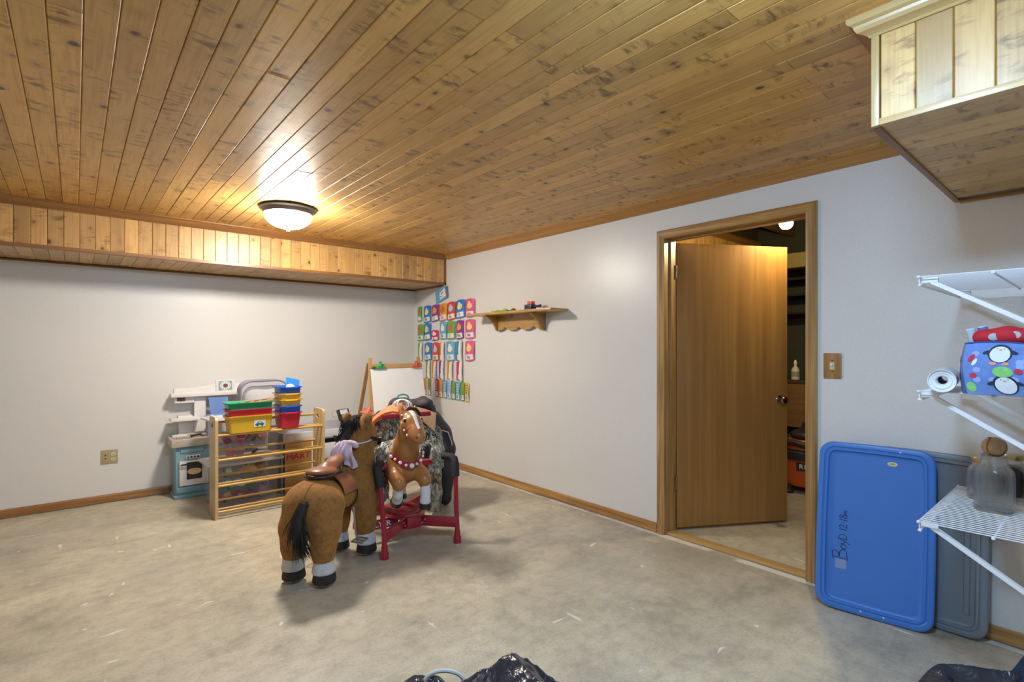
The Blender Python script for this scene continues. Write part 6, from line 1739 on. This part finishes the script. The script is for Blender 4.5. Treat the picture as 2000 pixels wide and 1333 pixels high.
tag(o, 'white braided rope loop poking out behind the centre black bag', 'rope')
bin_bag('black plastic bag in the bottom right corner under the shelves', 1.86, 2.70, 0.06, 0.62,
        [((2.304, 0.392, 0.195), (2.36, 0.30, 0.20)), ((2.304, 0.392, 0.195), (2.10, 0.30, 0.15)), ((2.36, 0.30, 0.20), (2.42, 0.20, 0.21)), ((2.42, 0.20, 0.21), (2.46, 0.15, 0.30)), ((2.24, 0.455, 0.085), (2.20, 0.36, 0.11)), ((2.10, 0.30, 0.15), (2.25, 0.16, 0.20)), ((2.25, 0.16, 0.20), (2.46, 0.15, 0.30))], 9.4, 1.6)

# ------------------------------------------------------------------ things in the utility room
CABW = oak('bench_board', (0.24, 0.125, 0.04), (0.15, 0.075, 0.022), 1, 0.6, 0.0, contrast=1.4)
t = thing('work_bench', 'brown board-fronted bench against the far wall beyond the door', 'bench', (5.40, 1.35, 0.0))
B().box(0.0, 0.33, -0.9, 1.15, 0.93, 0.965).obj('bench_top', mat('bench_dark', (0.06, 0.03, 0.015), 0.6), t, bevel=0.004)
B().box(0.01, 0.035, -0.88, 1.13, 0.50, 0.93).obj('front_board', CABW, t)
for y_ in (-0.86, 0.12, 1.05):
    B().box(0.03, 0.10, y_, y_+0.07, 0.0, 0.93).obj('leg', FRAMEW, t)
t = thing('dark_shelf_unit', 'dark shelf unit above the bench beyond the door', 'shelf', (5.50, 1.55, 0.0))
for z in (1.62, 1.80, 1.96):
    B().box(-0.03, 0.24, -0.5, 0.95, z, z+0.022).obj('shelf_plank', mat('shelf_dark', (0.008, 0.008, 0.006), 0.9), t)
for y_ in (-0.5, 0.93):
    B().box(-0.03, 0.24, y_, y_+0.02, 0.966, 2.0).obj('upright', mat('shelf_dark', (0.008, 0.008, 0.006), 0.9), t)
t = thing('spray_bottle', 'pale plastic bottle on the bench beyond the door', 'bottle', (5.452, 2.06, 0.966))
B().lathe([(0, 0), (0.036, 0), (0.038, 0.01), (0.038, 0.09), (0.028, 0.115), (0.015, 0.13), (0.013, 0.155), (0, 0.155)], 20).obj('bottle_body', mat('bottle_pale', (0.62, 0.60, 0.50), 0.4), t)
B().lathe([(0, 0.155), (0.016, 0.155), (0.014, 0.175), (0.006, 0.195), (0, 0.195)], 16).obj('nozzle', WHITE, t)
B().lathe([(0.0385, 0.03), (0.0388, 0.03), (0.0388, 0.08), (0.0385, 0.08)], 20).obj('label_band', mat('label_olive', (0.30, 0.30, 0.16), 0.5), t)
ORV = mat('vac_orange', (0.55, 0.10, 0.02), 0.45)
t = thing('shop_vacuum', 'orange and black shop vacuum beyond the open door', 'vacuum', (4.98, 1.80, 0.0), math.radians(20))
B().lathe([(0, 0.07), (0.165, 0.07), (0.175, 0.10), (0.185, 0.34), (0.19, 0.36), (0, 0.36)], 36).obj('drum', ORV, t)
B().lathe([(0, 0.30), (0.194, 0.30), (0.198, 0.33), (0.196, 0.37), (0.18, 0.39), (0, 0.39)], 36).obj('rim', mat('vac_black', (0.02, 0.02, 0.02), 0.5), t)
B().lathe([(0, 0.39), (0.175, 0.39), (0.165, 0.43), (0.13, 0.47), (0.0, 0.475)], 36).obj('motor_head', ORV, t)
blend([ellip((0, 0, 0.50), (0.12, 0.12, 0.06)), cone((-0.09, 0, 0.50), (0.09, 0, 0.58), 0.03, 0.03)], 'top_cover', mat('vac_black', (0.02, 0.02, 0.02), 0.5), t, 0.01, 0.02)
B().tube([(0.20*math.cos(a), 0.20*math.sin(a), 0.44+0.02*math.sin(3*a)) for a in [2*PI*k/30 for k in range(30)]], 0.024, 8, closed=True).obj('hose', mat('hose_black', (0.03, 0.03, 0.03), 0.55), t)
for k in range(4):
    a = PI/4 + k*PI/2
    B().lathe([(0, 0), (0.03, 0), (0.034, 0.02), (0.02, 0.04), (0.018, 0.08), (0, 0.08)], 14, (0.17*math.cos(a), 0.17*math.sin(a), 0.0)).obj('caster', mat('vac_black', (0.02, 0.02, 0.02), 0.5), t)
vd = Vector((-math.cos(math.radians(20))*0.0, 0, 0))
def vp(u, v, off): 
    a = math.radians(190) + u
    return Vector(((0.184+off)*math.cos(a), (0.184+off)*math.sin(a), 0.25+v))
fixn(B().grid(lambda u, v: vp(-0.55+1.1*u, -0.035+0.07*v, 0.002), 12, 2).obj('badge', mat('vac_black', (0.02, 0.02, 0.02), 0.5), t))
for k, ch in enumerate('RIDGID'):
    me = text_mesh(ch, mat('badge_white', (0.7, 0.7, 0.68), 0.5), 0.055, 0.0, 0.001)
    a = -0.34 + 0.15*k
    o = link(bpy.data.objects.new('lettering', me), t)
    p = vp(a, 0, 0.004); ang = math.radians(190) + a
    o.location = p; o.rotation_euler = (PI/2, 0, ang + PI/2)
